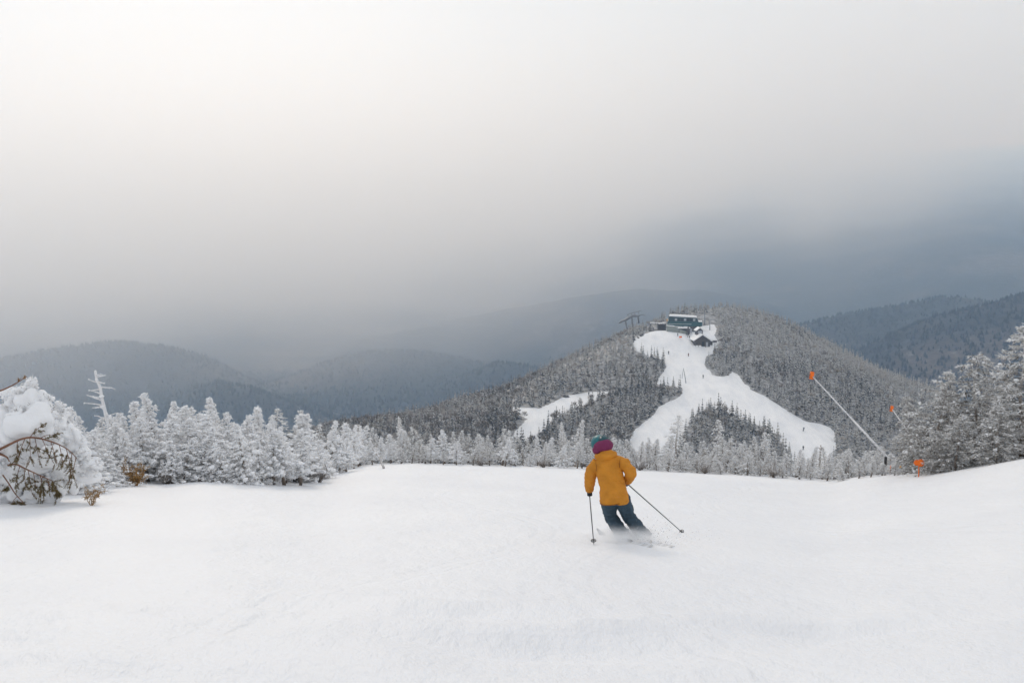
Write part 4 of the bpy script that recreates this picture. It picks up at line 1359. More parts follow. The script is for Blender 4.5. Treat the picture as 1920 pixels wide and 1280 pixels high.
g = Geo()
loft(g, [J(1152, 926, .04), J(1152, 936, .02), J(1153, 945, .0)], across, [.165, .175, .16], [.12, .135, .12], 20)
for a_, b_, c_, s_ in ((hipl, knl, ankl, -1), (hipr, knr, ankr, 1)):
    a2 = a_ + across * s_ * -.01
    tube(g, [a2, a2 + (b_ - a2) * .5, b_ - (b_ - a2) * .1, b_ + (c_ - b_) * .1, b_ + (c_ - b_) * .45, b_ + (c_ - b_) * .8, c_ + (c_ - b_) * .02], [.118, .105, .092, .092, .096, .104, .108], 18)
link('trousers', skin('trousers', g, .011, MAT['trousers'], 3, .012, 7.5, dust_of, O, (1, 1, 1.8)), person)

# helmet: teal shell, dark crown patch with a white mark, magenta cover round the back
hx_ = side; hy_ = unit((fwd - side * (fwd @ side))[None])[0]; hz_ = np.cross(hx_, hy_)
AXH = np.stack([hx_, hy_, hz_])
g = Geo()
ball(g, J(1124, 831, .40), (.128, .15, .128), AXH, 4)
hel = link('helmet', g.mesh('helmet', [MAT['teal']]), person); hel.location = -O
g = Geo()
ball(g, J(1129, 829, .38), (.118, .145, .108), AXH, 4)
link('crown_patch', g.mesh('crown_patch', [MAT['darkteal']]), hel)
g = Geo()
ball(g, J(1131.5, 835.5, .30), (.145, .12, .098), AXH, 4)
ball(g, J(1121, 843, .32), (.085, .09, .068), AXH, 3)
link('rear_cover', skin('rear_cover', g, .009, MAT['magenta'], 3, .004, 9), hel)
g = Geo()
mk = [(1125.6, 819.2), (1127.2, 819.4), (1125.8, 821.2), (1127.8, 821.6), (1126.4, 823.2)]
tube(g, [J(a_, b_, .285 - .0) for a_, b_ in mk], .006, 6)
link('emblem', g.mesh('emblem', [MAT['white']]), hel)

# gloves with curled fingers round the grips
POLE_TIP_L, POLE_TIP_R = on_ground(1113.5, 1021), on_ground(1282, 1000)


def glove(hand, elbow, tip, s_):
    d = unit((tip - hand)[None])[0]                       # along the pole
    f = unit((hand - elbow)[None])[0]
    f = unit((f - d * (f @ d))[None])[0]                  # knuckles face
    q = np.cross(d, f)
    g = Geo()
    ball(g, hand - f * .03, (.036, .045, .05), np.stack([q, f, d]))
    for i in range(4):
        c0 = hand + d * (.036 - i * .024)
        ln = (.9, 1.05, 1.0, .82)[i]
        pts = [c0 - f * .02 + q * .03, c0 + f * .022 * ln + q * .034, c0 + f * .036 * ln + q * .004, c0 + f * .026 * ln - q * .024, c0 + f * .004 - q * .03]
        tube(g, pts, [.0125, .0122, .0115, .011, .009], 8)
    c0 = hand - d * .045
    tube(g, [c0 - f * .03 - q * .02, c0 - f * .005 - q * .036, c0 + f * .02 - q * .03, c0 + f * .034 - q * .012], [.015, .014, .012, .01], 8)
    tube(g, [elbow + (hand - elbow) * .78, hand - f * .035], [.045, .04], 12)
    return skin('glove', g, .006, MAT['glove'], 2, base=O)


link('glove', glove(hndl, elbl, POLE_TIP_L, -1), person)
link('glove', glove(hndr, elbr, POLE_TIP_R, 1), person)

# ski boots
MAT['skitop'] = plain('snow_caked_shell', (0.66, 0.67, 0.68), 0.6, var=0.3, scale=9)
SKI_D = unit(np.array([[-0.36, 0.93, -0.187]]))[0]
SKI_S = unit(np.cross(SKI_D, [0, 0, 1.0])[None])[0]
tilt = 0.35
SKI_N = unit((np.cross(SKI_S, SKI_D) - SKI_S * tilt)[None])[0]
SKI_S = np.cross(SKI_D, SKI_N)
for a_, b_ in ((ankl, knl), (ankr, knr)):
    g = Geo()
    gz_ = float(near_z(a_[0], a_[1]))
    sole = np.array([a_[0], a_[1], gz_]) + SKI_N * .03
    tube(g, [sole - SKI_D * .12 + SKI_N * .03, sole + SKI_N * .035, sole + SKI_D * .12 + SKI_N * .02, sole + SKI_D * .17 + SKI_N * .012], [.045, .052, .045, .03], 10)
    tube(g, [sole + SKI_N * .03 - SKI_D * .05, a_ + (b_ - a_) * .1, a_ + (b_ - a_) * .55], [.055, .058, .066], 12)
    link('boot', skin('boot', g, .009, MAT['skitop'], 2, base=O), person)


def ski(a_, label):
    c = np.array([a_[0], a_[1], float(near_z(a_[0], a_[1]))]) + SKI_N * .012
    n = 28
    t = np.linspace(-.78, .88, n)
    hw = .036 + .020 * np.abs(t) ** 1.6
    hw[-5:] *= np.array([1, .97, .85, .6, .18]); hw[:2] *= [.6, .95]
    zz = np.where(t > .66, (t - .66) ** 2 * 2.2, 0) + np.where(t < -.72, (-.72 - t) ** 2 * 2, 0)
    th = .009
    V = []
    for i in range(n):
        p = c + SKI_D * t[i] + SKI_N * zz[i]
        V += [p - SKI_S * hw[i], p + SKI_S * hw[i], p + SKI_S * hw[i] * .96 + SKI_N * th, p - SKI_S * hw[i] * .96 + SKI_N * th]
    F = []
    for i in range(n - 1):
        for j in range(4):
            F.append([i * 4 + j, i * 4 + (j + 1) % 4, i * 4 + 4 + (j + 1) % 4, i * 4 + 4 + j])
    F += [[3, 2, 1, 0], [n * 4 - 4, n * 4 - 3, n * 4 - 2, n * 4 - 1]]
    o = thing('ski', tuple(c), label, 'ski', 'skis of the skier')
    link('board', mesh_data('ski_board', np.array(V) - c, np.array(F), MAT['skitop'], False), o)
    g = Geo()
    tube(g, [-SKI_D * .2 + SKI_N * .02, -SKI_D * .12 + SKI_N * .035, -SKI_D * .08 + SKI_N * .02], [.02, .03, .02], 8)
    tube(g, [SKI_D * .14 + SKI_N * .02, SKI_D * .19 + SKI_N * .035, SKI_D * .24 + SKI_N * .018], [.02, .03, .018], 8)
    link('binding', g.mesh('binding', [MAT['black']]), o)


ski(ankl, 'ski under the left leg, half hidden in snow spray')
ski(ankr, 'ski under the right leg, half hidden in snow spray')


def ski_pole(hand, tip, label):
    d = unit((tip - hand)[None])[0]
    o = thing('ski_pole', tuple(tip), label, 'ski pole', 'ski poles')
    g = Geo(); tube(g, [hand - tip, (hand - tip) * .5, d * -.03], [.0085, .008, .006], 8)
    link('shaft', g.mesh('pole_shaft', [MAT['alloy']]), o)
    g = Geo(); tube(g, [hand - tip - d * .085, hand - tip - d * .07, hand - tip - d * .0, hand - tip + d * .06, hand - tip + d * .07], [.014, .019, .015, .016, .011], 10)
    link('grip', g.mesh('pole_grip', [MAT['black']]), o)
    g = Geo()
    b0 = -d * .075
    s = unit(np.cross(d, [0.3, 0.2, 1])[None])[0]; q = np.cross(d, s)
    for i in range(6):
        a_ = i * 1.0472
        tube(g, [b0, b0 + (s * math.cos(a_) + q * math.sin(a_)) * .036], [.006, .004], 5)
    tube(g, [b0 + (s * math.cos(a_) + q * math.sin(a_)) * .036 for a_ in np.linspace(0, 6.2832, 17)], .005, 5)
    link('basket', g.mesh('pole_basket', [MAT['black']]), o)
    g = Geo(); tube(g, [-d * .04, d * .012], [.005, .0015], 6)
    link('tip', g.mesh('pole_tip', [MAT['alloy']]), o)


ski_pole(hndl, POLE_TIP_L, 'dark ski pole held almost upright in the left hand')
ski_pole(hndr, POLE_TIP_R, 'dark ski pole slanting out from the right hand')

# thrown-up snow round the skis
m = bpy.data.materials.new('flying_snow'); m.use_nodes = True
N, L = m.node_tree.nodes, m.node_tree.links
N.clear()
f_o = N.new('ShaderNodeOutputMaterial'); f_t = N.new('ShaderNodeBsdfTranslucent'); f_d = N.new('ShaderNodeBsdfDiffuse'); f_m = N.new('ShaderNodeMixShader')
f_x = N.new('ShaderNodeBsdfTransparent'); f_n = N.new('ShaderNodeMixShader')
f_t.inputs['Color'].default_value = (0.95, 0.95, 0.96, 1); f_d.inputs['Color'].default_value = (0.9, 0.9, 0.92, 1)
L.new(f_d.outputs[0], f_m.inputs[1]); L.new(f_t.outputs[0], f_m.inputs[2])
f_n.inputs[0].default_value = 0.5
L.new(f_m.outputs[0], f_n.inputs[1]); L.new(f_x.outputs[0], f_n.inputs[2])
L.new(f_n.outputs[0], f_o.inputs['Surface'])
MAT['flake'] = m
rng = np.random.default_rng(9)
n = 500
base = np.where(rng.uniform(0, 1, n)[:, None] < 0.45, ankl[None], ankr[None])
dd = rng.normal(0, 1, (n, 3)) * [.16, .2, 0]
u = np.exp(-rng.exponential(1.0, n))
p = base + dd + SKI_D * rng.uniform(-.55, .25, (n, 1)) + np.array([1, 0, 0]) * rng.exponential(.05, (n, 1))
hgt = rng.exponential(.07, n)
p[:, 2] = near_z(p[:, 0], p[:, 1]) + hgt
far_ = 200
p[:far_] += np.abs(rng.normal(0, 1, (far_, 3))) * [.3, .0, .12]
p[:far_, 2] = np.maximum(p[:far_, 2], near_z(p[:far_, 0], p[:far_, 1]))
sz = rng.uniform(.0022, .0058, n) * (1 + (rng.uniform(0, 1, n) > .985) * 1.2)
tet = np.array([[1, 1, 1], [1, -1, -1], [-1, 1, -1], [-1, -1, 1]], float)
V = (p[:, None] + tet[None] * sz[:, None, None] * rng.uniform(.6, 1.3, (n, 4, 1))).reshape(-1, 3)
F = (np.arange(n)[:, None, None] * 4 + np.array([[0, 1, 2], [0, 3, 1], [0, 2, 3], [1, 3, 2]])[None]).reshape(-1, 3)
tag(link('snow_spray', mesh_data('snow_spray', V - O, F, MAT['flake'], True), None, tuple(O)), 'powder snow thrown up round the skis', kind='stuff')

m = bpy.data.materials.new('powder_mist'); m.use_nodes = True
N, L = m.node_tree.nodes, m.node_tree.links
N.clear()
p_o = N.new('ShaderNodeOutputMaterial'); p_v = N.new('ShaderNodeVolumePrincipled'); p_t = N.new('ShaderNodeTexCoord')
p_l = N.new('ShaderNodeVectorMath'); p_l.operation = 'LENGTH'
p_r = N.new('ShaderNodeMapRange'); p_r.inputs['From Min'].default_value = 1.0; p_r.inputs['From Max'].default_value = 0.15
p_r.interpolation_type = 'SMOOTHSTEP'
p_n = N.new('ShaderNodeTexNoise'); p_n.inputs['Scale'].default_value = 3.5; p_n.inputs['Detail'].default_value = 3
p_q = N.new('ShaderNodeMapRange'); p_q.inputs['From Min'].default_value = 0.3; p_q.inputs['From Max'].default_value = 0.7; p_q.inputs['To Min'].default_value = 0.15
p_m = N.new('ShaderNodeMath'); p_m.operation = 'MULTIPLY'
p_s = N.new('ShaderNodeMath'); p_s.operation = 'MULTIPLY'; p_s.inputs[1].default_value = 20.0
L.new(p_t.outputs['Object'], p_l.inputs[0]); L.new(p_l.outputs['Value'], p_r.inputs['Value'])
L.new(p_t.outputs['Object'], p_n.inputs['Vector']); L.new(p_n.outputs['Fac'], p_q.inputs['Value'])
L.new(p_r.outputs['Result'], p_m.inputs[0]); L.new(p_q.outputs['Result'], p_m.inputs[1]); L.new(p_m.outputs['Value'], p_s.inputs[0])
L.new(p_s.outputs['Value'], p_v.inputs['Density'])
p_v.inputs['Color'].default_value = (1, 1, 1, 1); p_v.inputs['Absorption Color'].default_value = (1, 1, 1, 1)
L.new(p_v.outputs['Volume'], p_o.inputs['Volume'])
v_, f_ = ICO[4]
me = mesh_data('snow_mist', v_, f_, m)
mid_ = (ankl + ankr) / 2
mist = link('snow_mist', me, None, (mid_[0] + .02, mid_[1] - .02, float(near_z(mid_[0], mid_[1])) + .03))
mist.scale = (.70, .52, .24); mist.rotation_euler = (R(-11), R(4), 0)
tag(mist, 'white powder cloud hanging round the skier boots', kind='stuff')

# ------------------------------------------------------------------ snow guns and markers on the bank
MAT['orange'] = plain('orange_pad', (0.85, 0.17, 0.015), 0.6, var=0.12)
MAT['yellow'] = plain('yellow_valve', (0.75, 0.36, 0.03), 0.5, var=0.2)
MAT['pipe'] = plain('rimed_pipe', (0.62, 0.62, 0.63), 0.55, 0.4, var=0.25, scale=14)


def snow_gun(head_px, base_px, Yh, Yb, label, kpx=1.0, near=True):
    h, b_ = at(*head_px, Yh), at(*base_px, Yb)
    o = thing('snow_gun', tuple(b_), label, 'snow gun', 'snow guns')
    d = unit((h - b_)[None])[0]; Ln = float(np.linalg.norm(h - b_))
    g = Geo(); tube(g, [d * 0, d * Ln * .52], [.034, .034], 12)
    link('lower_pipe', g.mesh('lower_pipe', [MAT['pipe']]), o)
    g = Geo(); tube(g, [d * Ln * .51, d * Ln * .53, d * Ln * .99], [.036, .024, .022], 12)
    link('upper_pipe', g.mesh('upper_pipe', [MAT['pipe']]), o)
    g = Geo()
    up_ = unit(np.array([[.18, .1, 1.0]]))[0]
    c = d * Ln
    tube(g, [c - up_ * .13, c - up_ * .12, c + up_ * .13, c + up_ * .14], [.06, .078, .072, .05], 12)
    hd = link('head', g.mesh('gun_head', [MAT['orange']]), o)
    g = Geo()
    for k in range(4):
        tube(g, [c + up_ * (-.08 + .05 * k) + np.array([-.06, -.03, 0]), c + up_ * (-.08 + .05 * k) + np.array([-.092, -.045, 0])], [.012, .009], 6)
    link('nozzle', g.mesh('nozzle', [MAT['alloy']]), hd)
    zg = float(ground_z(np.array([b_[0]]), np.array([b_[1]]))[0]) - b_[2]
    g = Geo(); tube(g, [[0, 0, zg - .2], [0, 0, .02]], [.045, .04], 12)
    link('post', g.mesh('gun_post', [MAT['pipe']]), o)
    if near:
        g = Geo()
        tube(g, [d * .06 + [-.09, -.05, .02], d * .06 + [-.02, -.08, 0]], [.03, .03], 10)
        tube(g, [d * .02 + [.03, -.07, .03], d * .02 + [.09, -.08, .05]], [.026, .03], 10)
        link('valve', g.mesh('valve', [MAT['yellow']]), o)
        g = Geo(); tube(g, [[-.16, 0, .03], [-.1, -.03, -.03], [-.02, -.04, -.02]], [.018, .02, .02], 8)
        link('hose', g.mesh('hose', [MAT['black']]), o)
    return o


snow_gun((1522, 704), (1683, 877), 35.0, 31.0, 'long white snow gun lance with orange head leaning over the crest')
snow_gun((1672, 766), (1745, 868), 47.0, 43.0, 'farther snow gun with orange head, mostly hidden by the bank spruces', near=False)


def marker_post(px, py0, py1, Y, r_, label, top_mat, bot_mat, frac, name='marker_post'):
    a_, b_ = at(px, py0, Y), at(px - 2, py1, Y)
    b_[2] = min(b_[2], float(ground_z(np.array([b_[0]]), np.array([b_[1]]))[0])) - .1
    o = thing(name, tuple(b_), label, 'post')
    m_ = a_ - b_
    g = Geo(); tube(g, [m_ * 0, m_ * frac], [r_, r_], 10); link('post', g.mesh('marker_lower', [bot_mat]), o)
    g = Geo(); tube(g, [m_ * (frac - .01), m_ * .99, m_], [r_ * 1.25, r_ * 1.25, r_ * .8], 10); link('sleeve', g.mesh('marker_sleeve', [top_mat]), o)


marker_post(1661, 856, 888, 30.0, .035, 'short post with black sleeve left of the snow gun foot', MAT['black'], MAT['pipe'], .6)
marker_post(1670, 872, 890, 29.5, .012, 'thin red stake between the black-sleeved post and the snow gun foot', MAT['orange'], MAT['redbark'], .7, 'marker_stake')
Yd = 25.7
c = at(1723, 867, Yd)
zg = float(ground_z(np.array([c[0]]), np.array([c[1]]))[0])
o = thing('marker_disc', (c[0], c[1], zg), 'round orange marker disc on an orange stake before the bank spruces', 'marker')
g = Geo(); tube(g, [[.02, .02, -.15], [.01, .02, c[2] - zg]], [.014, .014], 8); link('stake', g.mesh('disc_stake', [MAT['orange']]), o)
for dx, r_ in ((.035, .095), (-.055, .075)):
    g = Geo(); tube(g, [[dx, -.005 - dx * .3, c[2] - zg], [dx, -.035 - dx * .3, c[2] - zg]], [r_, r_], 20)
    link('disc', g.mesh('disc', [MAT['orange']]), o)

# ------------------------------------------------------------------ buildings and lift on the summit
MAT['wall_green'] = plain('green_cladding', (0.022, 0.052, 0.06), 0.5, 0.4, var=0.2, scale=0.6)
MAT['band_green'] = plain('teal_band', (0.02, 0.08, 0.088), 0.45, 0.4, var=0.15, scale=0.6)
MAT['wood'] = plain('dark_brown_boards', (0.085, 0.072, 0.068), 0.8, var=0.35, scale=1.5)
MAT['grey_wood'] = plain('weathered_timber', (0.11, 0.10, 0.095), 0.8, var=0.35, scale=1.5)
MAT['steel'] = plain('frosted_steel', (0.22, 0.23, 0.25), 0.5, 0.4, 0.3, var=0.3, scale=1.0)
MAT['concrete'] = plain('grey_green_concrete', (0.25, 0.27, 0.25), 0.8, var=0.2, scale=0.5)
MAT['glass'] = plain('dark_window', (0.03, 0.035, 0.045), 0.15, 0.6, var=0.3)
MAT['paleglass'] = plain('pale_window', (0.42, 0.44, 0.48), 0.2, 0.6, var=0.2)


def boxes(name, mat, parent, *bs, rot=0.0):
    """Axis-aligned boxes (x0, x1, y0, y1, z0, z1) joined in one part."""
    V, F, n = [], [], 0
    for x0, x1, y0, y1, z0, z1 in bs:
        V += [(x0, y0, z0), (x1, y0, z0), (x1, y1, z0), (x0, y1, z0), (x0, y0, z1), (x1, y0, z1), (x1, y1, z1), (x0, y1, z1)]
        F += [[n + i for i in f] for f in ((3, 2, 1, 0), (4, 5, 6, 7), (0, 1, 5, 4), (1, 2, 6, 5), (2, 3, 7, 6), (3, 0, 4, 7))]
        n += 8
    return link(name, mesh_data(name, np.array(V, float), np.array(F), mat, False), parent)


def prism(name, mat, parent, prof, y0, y1):
    """Outline in x, z extruded along y."""
    bm_ = bmesh.new()
    a_ = [bm_.verts.new((x, y0, z)) for x, z in prof]; b_ = [bm_.verts.new((x, y1, z)) for x, z in prof]
    n_ = len(prof)
    bm_.faces.new(a_[::-1]); bm_.faces.new(b_)
    for i in range(n_):
        bm_.faces.new((a_[i], a_[(i + 1) % n_], b_[(i + 1) % n_], b_[i]))
    bmesh.ops.recalc_face_normals(bm_, faces=bm_.faces)
    me = bpy.data.meshes.new(name); bm_.to_mesh(me); bm_.free()
    me.materials.append(mat)
    return link(name, me, parent)


def site(px, Y):
    x = (px - 960) / FPX * Y * 1.006
    return x, Y, float(ground_z(np.array([x]), np.array([Y]))[0])


KM = 575 / FPX * 1.01     # metres per photograph pixel at the summit

# lift terminal
Yt = 590
p = at(1283, 614, Yt)
zt = float(ground_z(p[0:1], p[1:2])[0])
T = thing('lift_terminal', (p[0], p[1], zt), 'green chairlift terminal with snow on its flat roof at the summit', 'building', rz=R(-8))
u0 = float(p[2]) - zt     # underside of the green band above ground
u0 = max(u0, 2.0) + 1.2
boxes('band', MAT['band_green'], T, (-9.8, 10.2, -3.2, 3.2, u0, u0 + 2.5))
prism('hull', MAT['wall_green'], T, [(-9.0, u0 + 2.5), (7.9, u0 + 2.5), (7.2, u0 + 4.9), (-8.8, u0 + 5.6), (-9.2, u0 + 5.0)], -2.7, 2.7)
prism('roof_snow', MAT['clump'], T, [(-8.9, u0 + 5.58), (7.3, u0 + 4.88), (7.0, u0 + 5.5), (4, u0 + 5.8), (-6, u0 + 6.4), (-8.6, u0 + 6.2)], -2.85, 2.85)
boxes('end_snow', MAT['clump'], T, (8.0, 10.1, -3.1, 3.1, u0 + 2.5, u0 + 2.8))
for i in range(7):
    boxes('window', MAT['glass'] if i % 3 else MAT['paleglass'], T, (-5.6 + 1.75 * i, -4.3 + 1.75 * i, -2.76, -2.6, u0 + 3.0, u0 + 4.3))
boxes('stripe', MAT['white'], T, (-9.7, 4.0, -3.24, -3.1, u0 + 1.1, u0 + 1.25))
for x0 in (-1.0, 4.0):
    boxes('column', MAT['steel'], T, (x0 - .5, x0 + .5, -.8, .8, -1.5, u0))
boxes('machine_room', MAT['wood'], T, (2.0, 9.0, -2.2, 2.5, -1.5, u0 - .02))
boxes('end_panel', MAT['yellow'], T, (-10.3, -9.82, -1.5, 0.5, u0 + 2.4, u0 + 3.6))

# ramp wall below the terminal
x, y, z = site(1266, 574)
o = thing('ramp_wall', (x, y, z), 'sloping grey-green concrete ramp wall below the terminal', 'wall', rz=R(-20))
prism('wall', MAT['concrete'], o, [(-5, -1), (7, -2.2), (7, 0.2), (5.5, 0.9), (-1, 3.4), (-5, 3.6)], -.4, .4)
prism('coping_snow', MAT['clump'], o, [(-5, 3.62), (-1, 3.42), (0, 3.3), (-1, 3.75), (-5, 3.95)], -.5, .5)

# operator shed
x, y, z = site(1283, 574)
o = thing('operator_shed', (x, y, z), 'dark flat-roofed operator shed in front of the terminal', 'shed', rz=R(-6))
boxes('wall', MAT['wood'], o, (-3.2, 2.9, -1.5, 1.5, -1.0, 2.9))
boxes('window', MAT['glass'], o, (-2.6, 0.6, -1.56, -1.4, 1.4, 2.4))
boxes('door', MAT['paleglass'], o, (3.0, 4.3, -.8, .8, 0.2, 2.6))
boxes('roof_snow', MAT['clump'], o, (-3.5, 3.2, -1.8, 1.8, 2.92, 3.3))
marker = thing('lamp_post', site(1290, 570), 'dark square post in front of the operator shed', 'post')
boxes('post', MAT['wood'], marker, (-.35, .35, -.35, .35, -.6, 4.6))
boxes('cap', MAT['steel'], marker, (-.5, .5, -.5, .5, 4.62, 4.8))

# warming hut
kh = 556 / FPX * 1.01
x, y, z = site(1317, 556)
H_ = thing('warming_hut', (x, y, z - .2), 'dark brown gabled hut with snowy roof and roof lantern by the piste', 'building', rz=R(6))
ze_, zr_ = 3.7, 6.6
prism('wall', MAT['wood'], H_, [(-4.4, -1.5), (4.4, -1.5), (4.4, ze_), (0, zr_), (-4.4, ze_)], 0, 10)
for s_ in (-1, 1):
    rf = prism('roof', MAT['clump'], H_, [(0, zr_ + .05), (s_ * 5.0, ze_ - .35), (s_ * 5.0, ze_ + .1), (0, zr_ + .55)], -.7, 10.6)
boxes('beam', MAT['grey_wood'], H_, (-4.3, 4.3, -.12, -.01, ze_ - .25, ze_ + .05))
boxes('door', MAT['paleglass'], H_, (2.0, 3.3, -.06, .05, .2, 2.6))
boxes('door', MAT['glass'], H_, (-.2, 1.2, -.06, .05, .2, 2.8))
for x0 in (-4.2, -2.4, 1.6):
    boxes('porch_post', MAT['grey_wood'], H_, (x0, x0 + .2, -1.0, -.8, -1.2, ze_ - 1.2))
boxes('porch_snow', MAT['clump'], H_, (-4.4, -.8, -.9, -.05, -1.0, .9))
boxes('annex', MAT['wood'], H_, (4.42, 6.4, 2.0, 8.0, -1.5, 2.6))
prism('annex_roof', MAT['clump'], H_, [(4.45, 3.5), (6.8, 2.5), (6.8, 2.8), (4.45, 3.9)], 1.8, 8.2)
prism('lantern', MAT['wood'], H_, [(-1.7, 5.0), (1.7, 5.0), (1.7, 8.6), (0, 9.9), (-1.7, 8.6)], 5.0, 9.0)
for s_ in (-1, 1):
    prism('lantern_roof', MAT['clump'], H_, [(0, 9.95), (s_ * 2.3, 8.3), (s_ * 2.3, 8.7), (0, 10.4)], 4.5, 9.4)
boxes('lantern_window', MAT['paleglass'], H_, (-1.2, 1.2, 4.94, 5.05, 6.9, 8.3))

# arched lift structure on the left end of the summit
Yg = 606
P0 = at(1185, 618, Yg)
G = thing('lift_tower', tuple(P0), 'arched steel lift catwalk on slim posts left of the summit', 'lift tower')


def Gp(px, py, dy=0.0):
    return at(px, py, Yg + dy) - P0


for (a_, b_) in (((1173, 603), (1177, 626)), ((1185, 596), (1187, 622)), ((1196.5, 592), (1198, 606))):
    g = Geo(); tube(g, [Gp(*a_), Gp(*b_)], .5, 8); link('post', g.mesh('tower_post', [MAT['steel']]), G)
arch = [(1161, 605.5), (1166, 602), (1173, 599.5), (1180, 595), (1186, 592), (1192, 592), (1198, 592.5)]
for dy in (-1.3, 1.3):
    g = Geo(); tube(g, [Gp(*q_, dy) for q_ in arch], [.4, .7, .8, .8, .8, .7, .45], 6); link('beam', g.mesh('tower_beam', [MAT['steel']]), G)
for i in range(len(arch) - 1):
    g = Geo(); tube(g, [Gp(*arch[i], -1.3), Gp(*arch[i], 1.3)], .22, 6); link('cross_bar', g.mesh('cross_bar', [MAT['steel']]), G)
g = Geo(); tube(g, [Gp(1176, 590), Gp(1184, 587), (Gp(1192, 585)), Gp(1202, 582.5)], .17, 6)
for q_, r_ in (((1178, 589.5), (1178, 596)), ((1184, 587), (1184, 593)), ((1190, 585.5), (1190, 592)), ((1197, 584), (1198, 592))):
    tube(g, [Gp(*q_), Gp(*r_)], .13, 5)
link('railing', g.mesh('railing', [MAT['steel']]), G)
g = Geo(); tube(g, [Gp(1198, 592), Gp(1203, 590), Gp(1210, 591.5)], [.3, .25, .15], 6); link('arm', g.mesh('tower_arm', [MAT['steel']]), G)

# timber deck frame beside the terminal
x, y, z = site(1233, 586)
D_ = thing('timber_frame', (x, y, z), 'open dark timber frame with snowy rafters beside the terminal', 'pergola', rz=R(-5))
for x0 in (-4.6, 0.0, 4.4):
    for y0 in (-2, 2):
        boxes('post', MAT['grey_wood'], D_, (x0, x0 + .35, y0, y0 + .35, -1.5, 4.0))
for i in range(7):
    boxes('rafter', MAT['grey_wood'], D_, (-4.8 + 1.5 * i, -4.55 + 1.5 * i, -2.6, 2.9, 4.02, 4.35))
boxes('deck', MAT['grey_wood'], D_, (-5.0, 5.0, -2.5, 2.6, -.3, .25))
boxes('back_wall', MAT['wood'], D_, (0.4, 4.7, 2.4, 2.6, .27, 3.4))
prism('rafter_snow', MAT['clump'], D_, [(-4.6, 4.37), (4.6, 4.37), (4.2, 4.7), (0, 4.6), (-4, 4.75)], -.6, 1.4)
x, y, z = site(1214, 592)
o = thing('log_fence', (x, y, z), 'low grey timber fence at the left end of the summit', 'fence')
for i in range(6):
    boxes('post', MAT['grey_wood'], o, (-3.6 + 1.4 * i, -3.4 + 1.4 * i, -.1, .1, -1.0, 2.4))
for i in range(2):
    boxes('rail', MAT['grey_wood'], o, (-3.7, 3.7, -.18, -.11, .7 + i, .9 + i))


def mast(px, py_top, py_base, Y, label, lean=0.0, r_=.14, arm=True, mat='steel'):
    b_ = at(px, py_base, Y); z_ = float(ground_z(b_[0:1], b_[1:2])[0]); t_ = at(px + lean, py_top, Y)
    o = thing('lift_mast', (b_[0], b_[1], z_), label, 'mast')
    t_ = t_ - np.array([b_[0], b_[1], z_])
    g = Geo(); tube(g, [[0, 0, -.6], t_ * .5, t_], [r_ * 1.3, r_, r_ * .7], 8); link('pole', g.mesh('mast_pole', [MAT[mat]]), o)
    if arm:
        g = Geo(); tube(g, [t_ + [-1.2, 0, -.1], t_ + [1.2, 0, -.1]], .1, 6); link('arm', g.mesh('mast_arm', [MAT[mat]]), o)
    return o


o = mast(1286.5, 690, 722, 506, 'thin leaning snow gun mast beside the piste above the fork', -5.0, .16, False)
o2 = mast(1278.5, 692, 714, 512, 'second thin pole leaning against the mast by the piste', 2.5, .1, False)
mast(1321.5, 576, 600, 600, 'tall rimed pole behind the terminal', 0, .22)
mast(1331, 600, 615, 588, 'short lift post on the snow right of the terminal', 0, .2)

x, y, z = site(1276, 563)
o = thing('safety_banner', (x, y, z), 'small orange safety banner on the snow below the ramp', 'banner')
boxes('cloth', MAT['orange'], o, (-.8, .8, -.03, .03, .4, 1.3))
for x0 in (-.85, .8):
    boxes('stake', MAT['white'], o, (x0, x0 + .06, -.04, .04, -.3, 1.5))
x, y, z = site(1340, 560)
o = thing('trail_board', (x, y, z), 'snow-capped trail board right of the hut', 'sign')
boxes('panel', MAT['wood'], o, (-1.3, 1.3, -.1, .1, .8, 2.0))
boxes('cap_snow', MAT['clump'], o, (-1.5, 1.5, -.3, .3, 2.02, 2.4))
for x0 in (-1.2, 1.0):
    boxes('post', MAT['white'], o, (x0, x0 + .2, -.12, .12, -.5, .78))

# ------------------------------------------------------------------ skiers on the far hill
MAT['darkcloth'] = plain('dark_ski_clothes', (0.03, 0.032, 0.04), 0.8)
MAT['redcloth'] = plain('dull_red_ski_clothes', (0.12, 0.03, 0.03), 0.8)


def tiny_skier(seed):
    rng = np.random.default_rng(seed)
    g = Geo()
    loft(g, [[0, 0, .82], [0, .03, 1.0], [0, .08, 1.25], [0, .12, 1.42], [0, .13, 1.5]], [1, 0, 0], [.18, .19, .23, .2, .08], [.14, .14, .15, .12, .08], 12)
    ball(g, [0, .17, 1.63], (.12, .14, .14), sub=2)
    for s_ in (-1, 1):
        tube(g, [[s_ * .1, 0, .86], [s_ * .13, .12, .48], [s_ * .14, 0, .05]], [.12, .1, .09], 8)
        tube(g, [[s_ * .2, .1, 1.4], [s_ * (.34 + .05 * rng.random()), .08, 1.14], [s_ * .32, .32, 1.0]], [.08, .07, .06], 8)
    return g


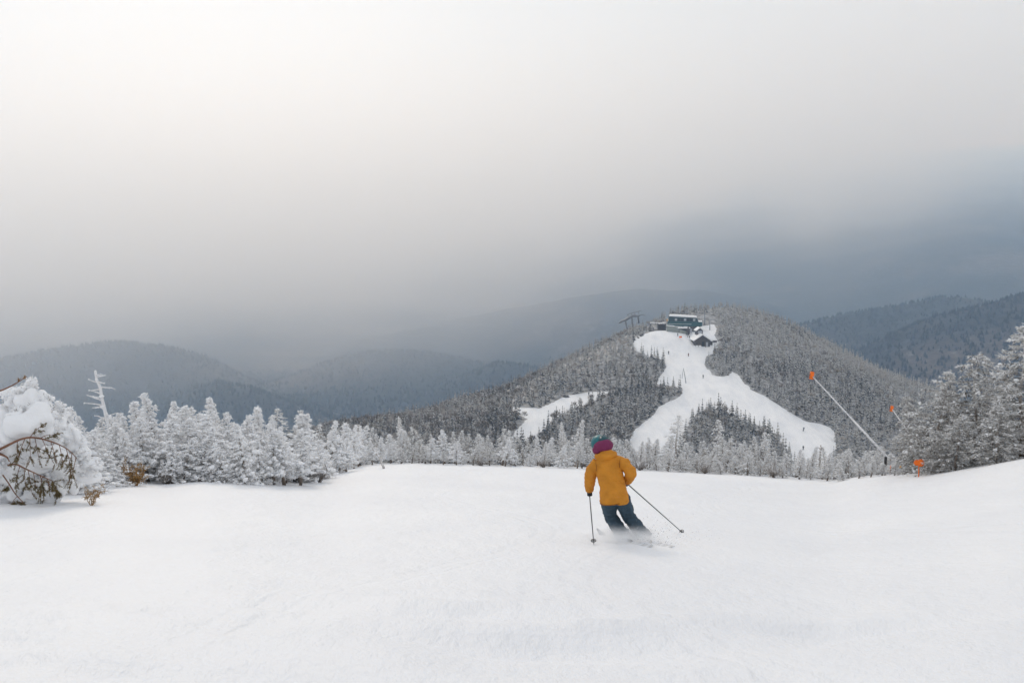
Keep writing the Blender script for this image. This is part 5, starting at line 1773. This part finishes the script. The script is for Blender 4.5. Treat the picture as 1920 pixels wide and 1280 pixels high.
TS = [tiny_skier(i) for i in range(2)]
TSM = [skin('person', TS[0], .035, MAT['darkcloth'], 1), skin('person', TS[1], .035, MAT['redcloth'], 1)]
for px_, py_, k_, lb in [(1271, 630, 0, 'tiny skier standing alone left of the orange banner'), (1287, 629, 0, 'tiny skier nearest the operator shed, first of three'), (1289.5, 632, 0, 'tiny skier in the middle of the group of three by the shed post'),
                         (1293, 635, 0, 'tiny skier lowest of the group of three by the shed post'), (1253.5, 664, 0, 'tiny skier at the left edge of the piste beside the spruces'),
                         (1291, 668, 1, 'tiny skier in the middle of the upper piste below the hut'), (1318.5, 709, 0, 'tiny skier just above the piste fork'),
                         (1104, 741, 0, 'tiny skier on the narrow side trail left of the main piste'), (1506, 808, 0, 'tiny skier leaning into a turn on the lower right piste'),
                         (1506, 843, 0, 'lowest tiny skier on the right piste'), (1319, 643, 0, 'tiny figure at the door of the hut')]:
    q = on_ground(px_, py_, 330)
    if q is None:
        continue
    o = link('person', TSM[k_], None, tuple(q + np.array([0, 0, -.03])))
    o.scale = (1.12, 1.12, 1.12)
    o.rotation_euler = (0.0, 0.25 if px_ == 1506 and py_ == 808 else 0.0, random.uniform(0, 6.28))
    tag(o, lb, 'person', 'skiers on the far hill')

# rocks showing through at the edge of the summit snow
MAT['rock'] = plain('dark_rock', (0.12, 0.115, 0.115), 0.85, var=0.4, scale=2)
for i, (px_, py_, r_) in enumerate([(1190, 637, .9), (1197, 633, .8), (1203, 629, 1.0), (1207, 626, .7), (1187, 641, .7), (1061, 744, 1.5)]):
    q = on_ground(px_, py_, 330)
    g = Geo(); blobs(g, np.zeros((1, 3)), np.array([r_]), np.random.default_rng(i), 3, .6, mi=0, lump=.5)
    o = link('rock', g.mesh('rock', [MAT['rock']]), None, tuple(q))
    tag(o, ['dark rock third from the lower end of the summit edge rocks', 'dark rock midway along the summit edge rocks', 'largest dark rock near the timber fence', 'topmost small dark rock beside the timber fence', 'lowest dark rock at the left tip of the summit snow',
            'dark boulder above the narrow side trail'][i], 'rock', 'rocks on the far hill')
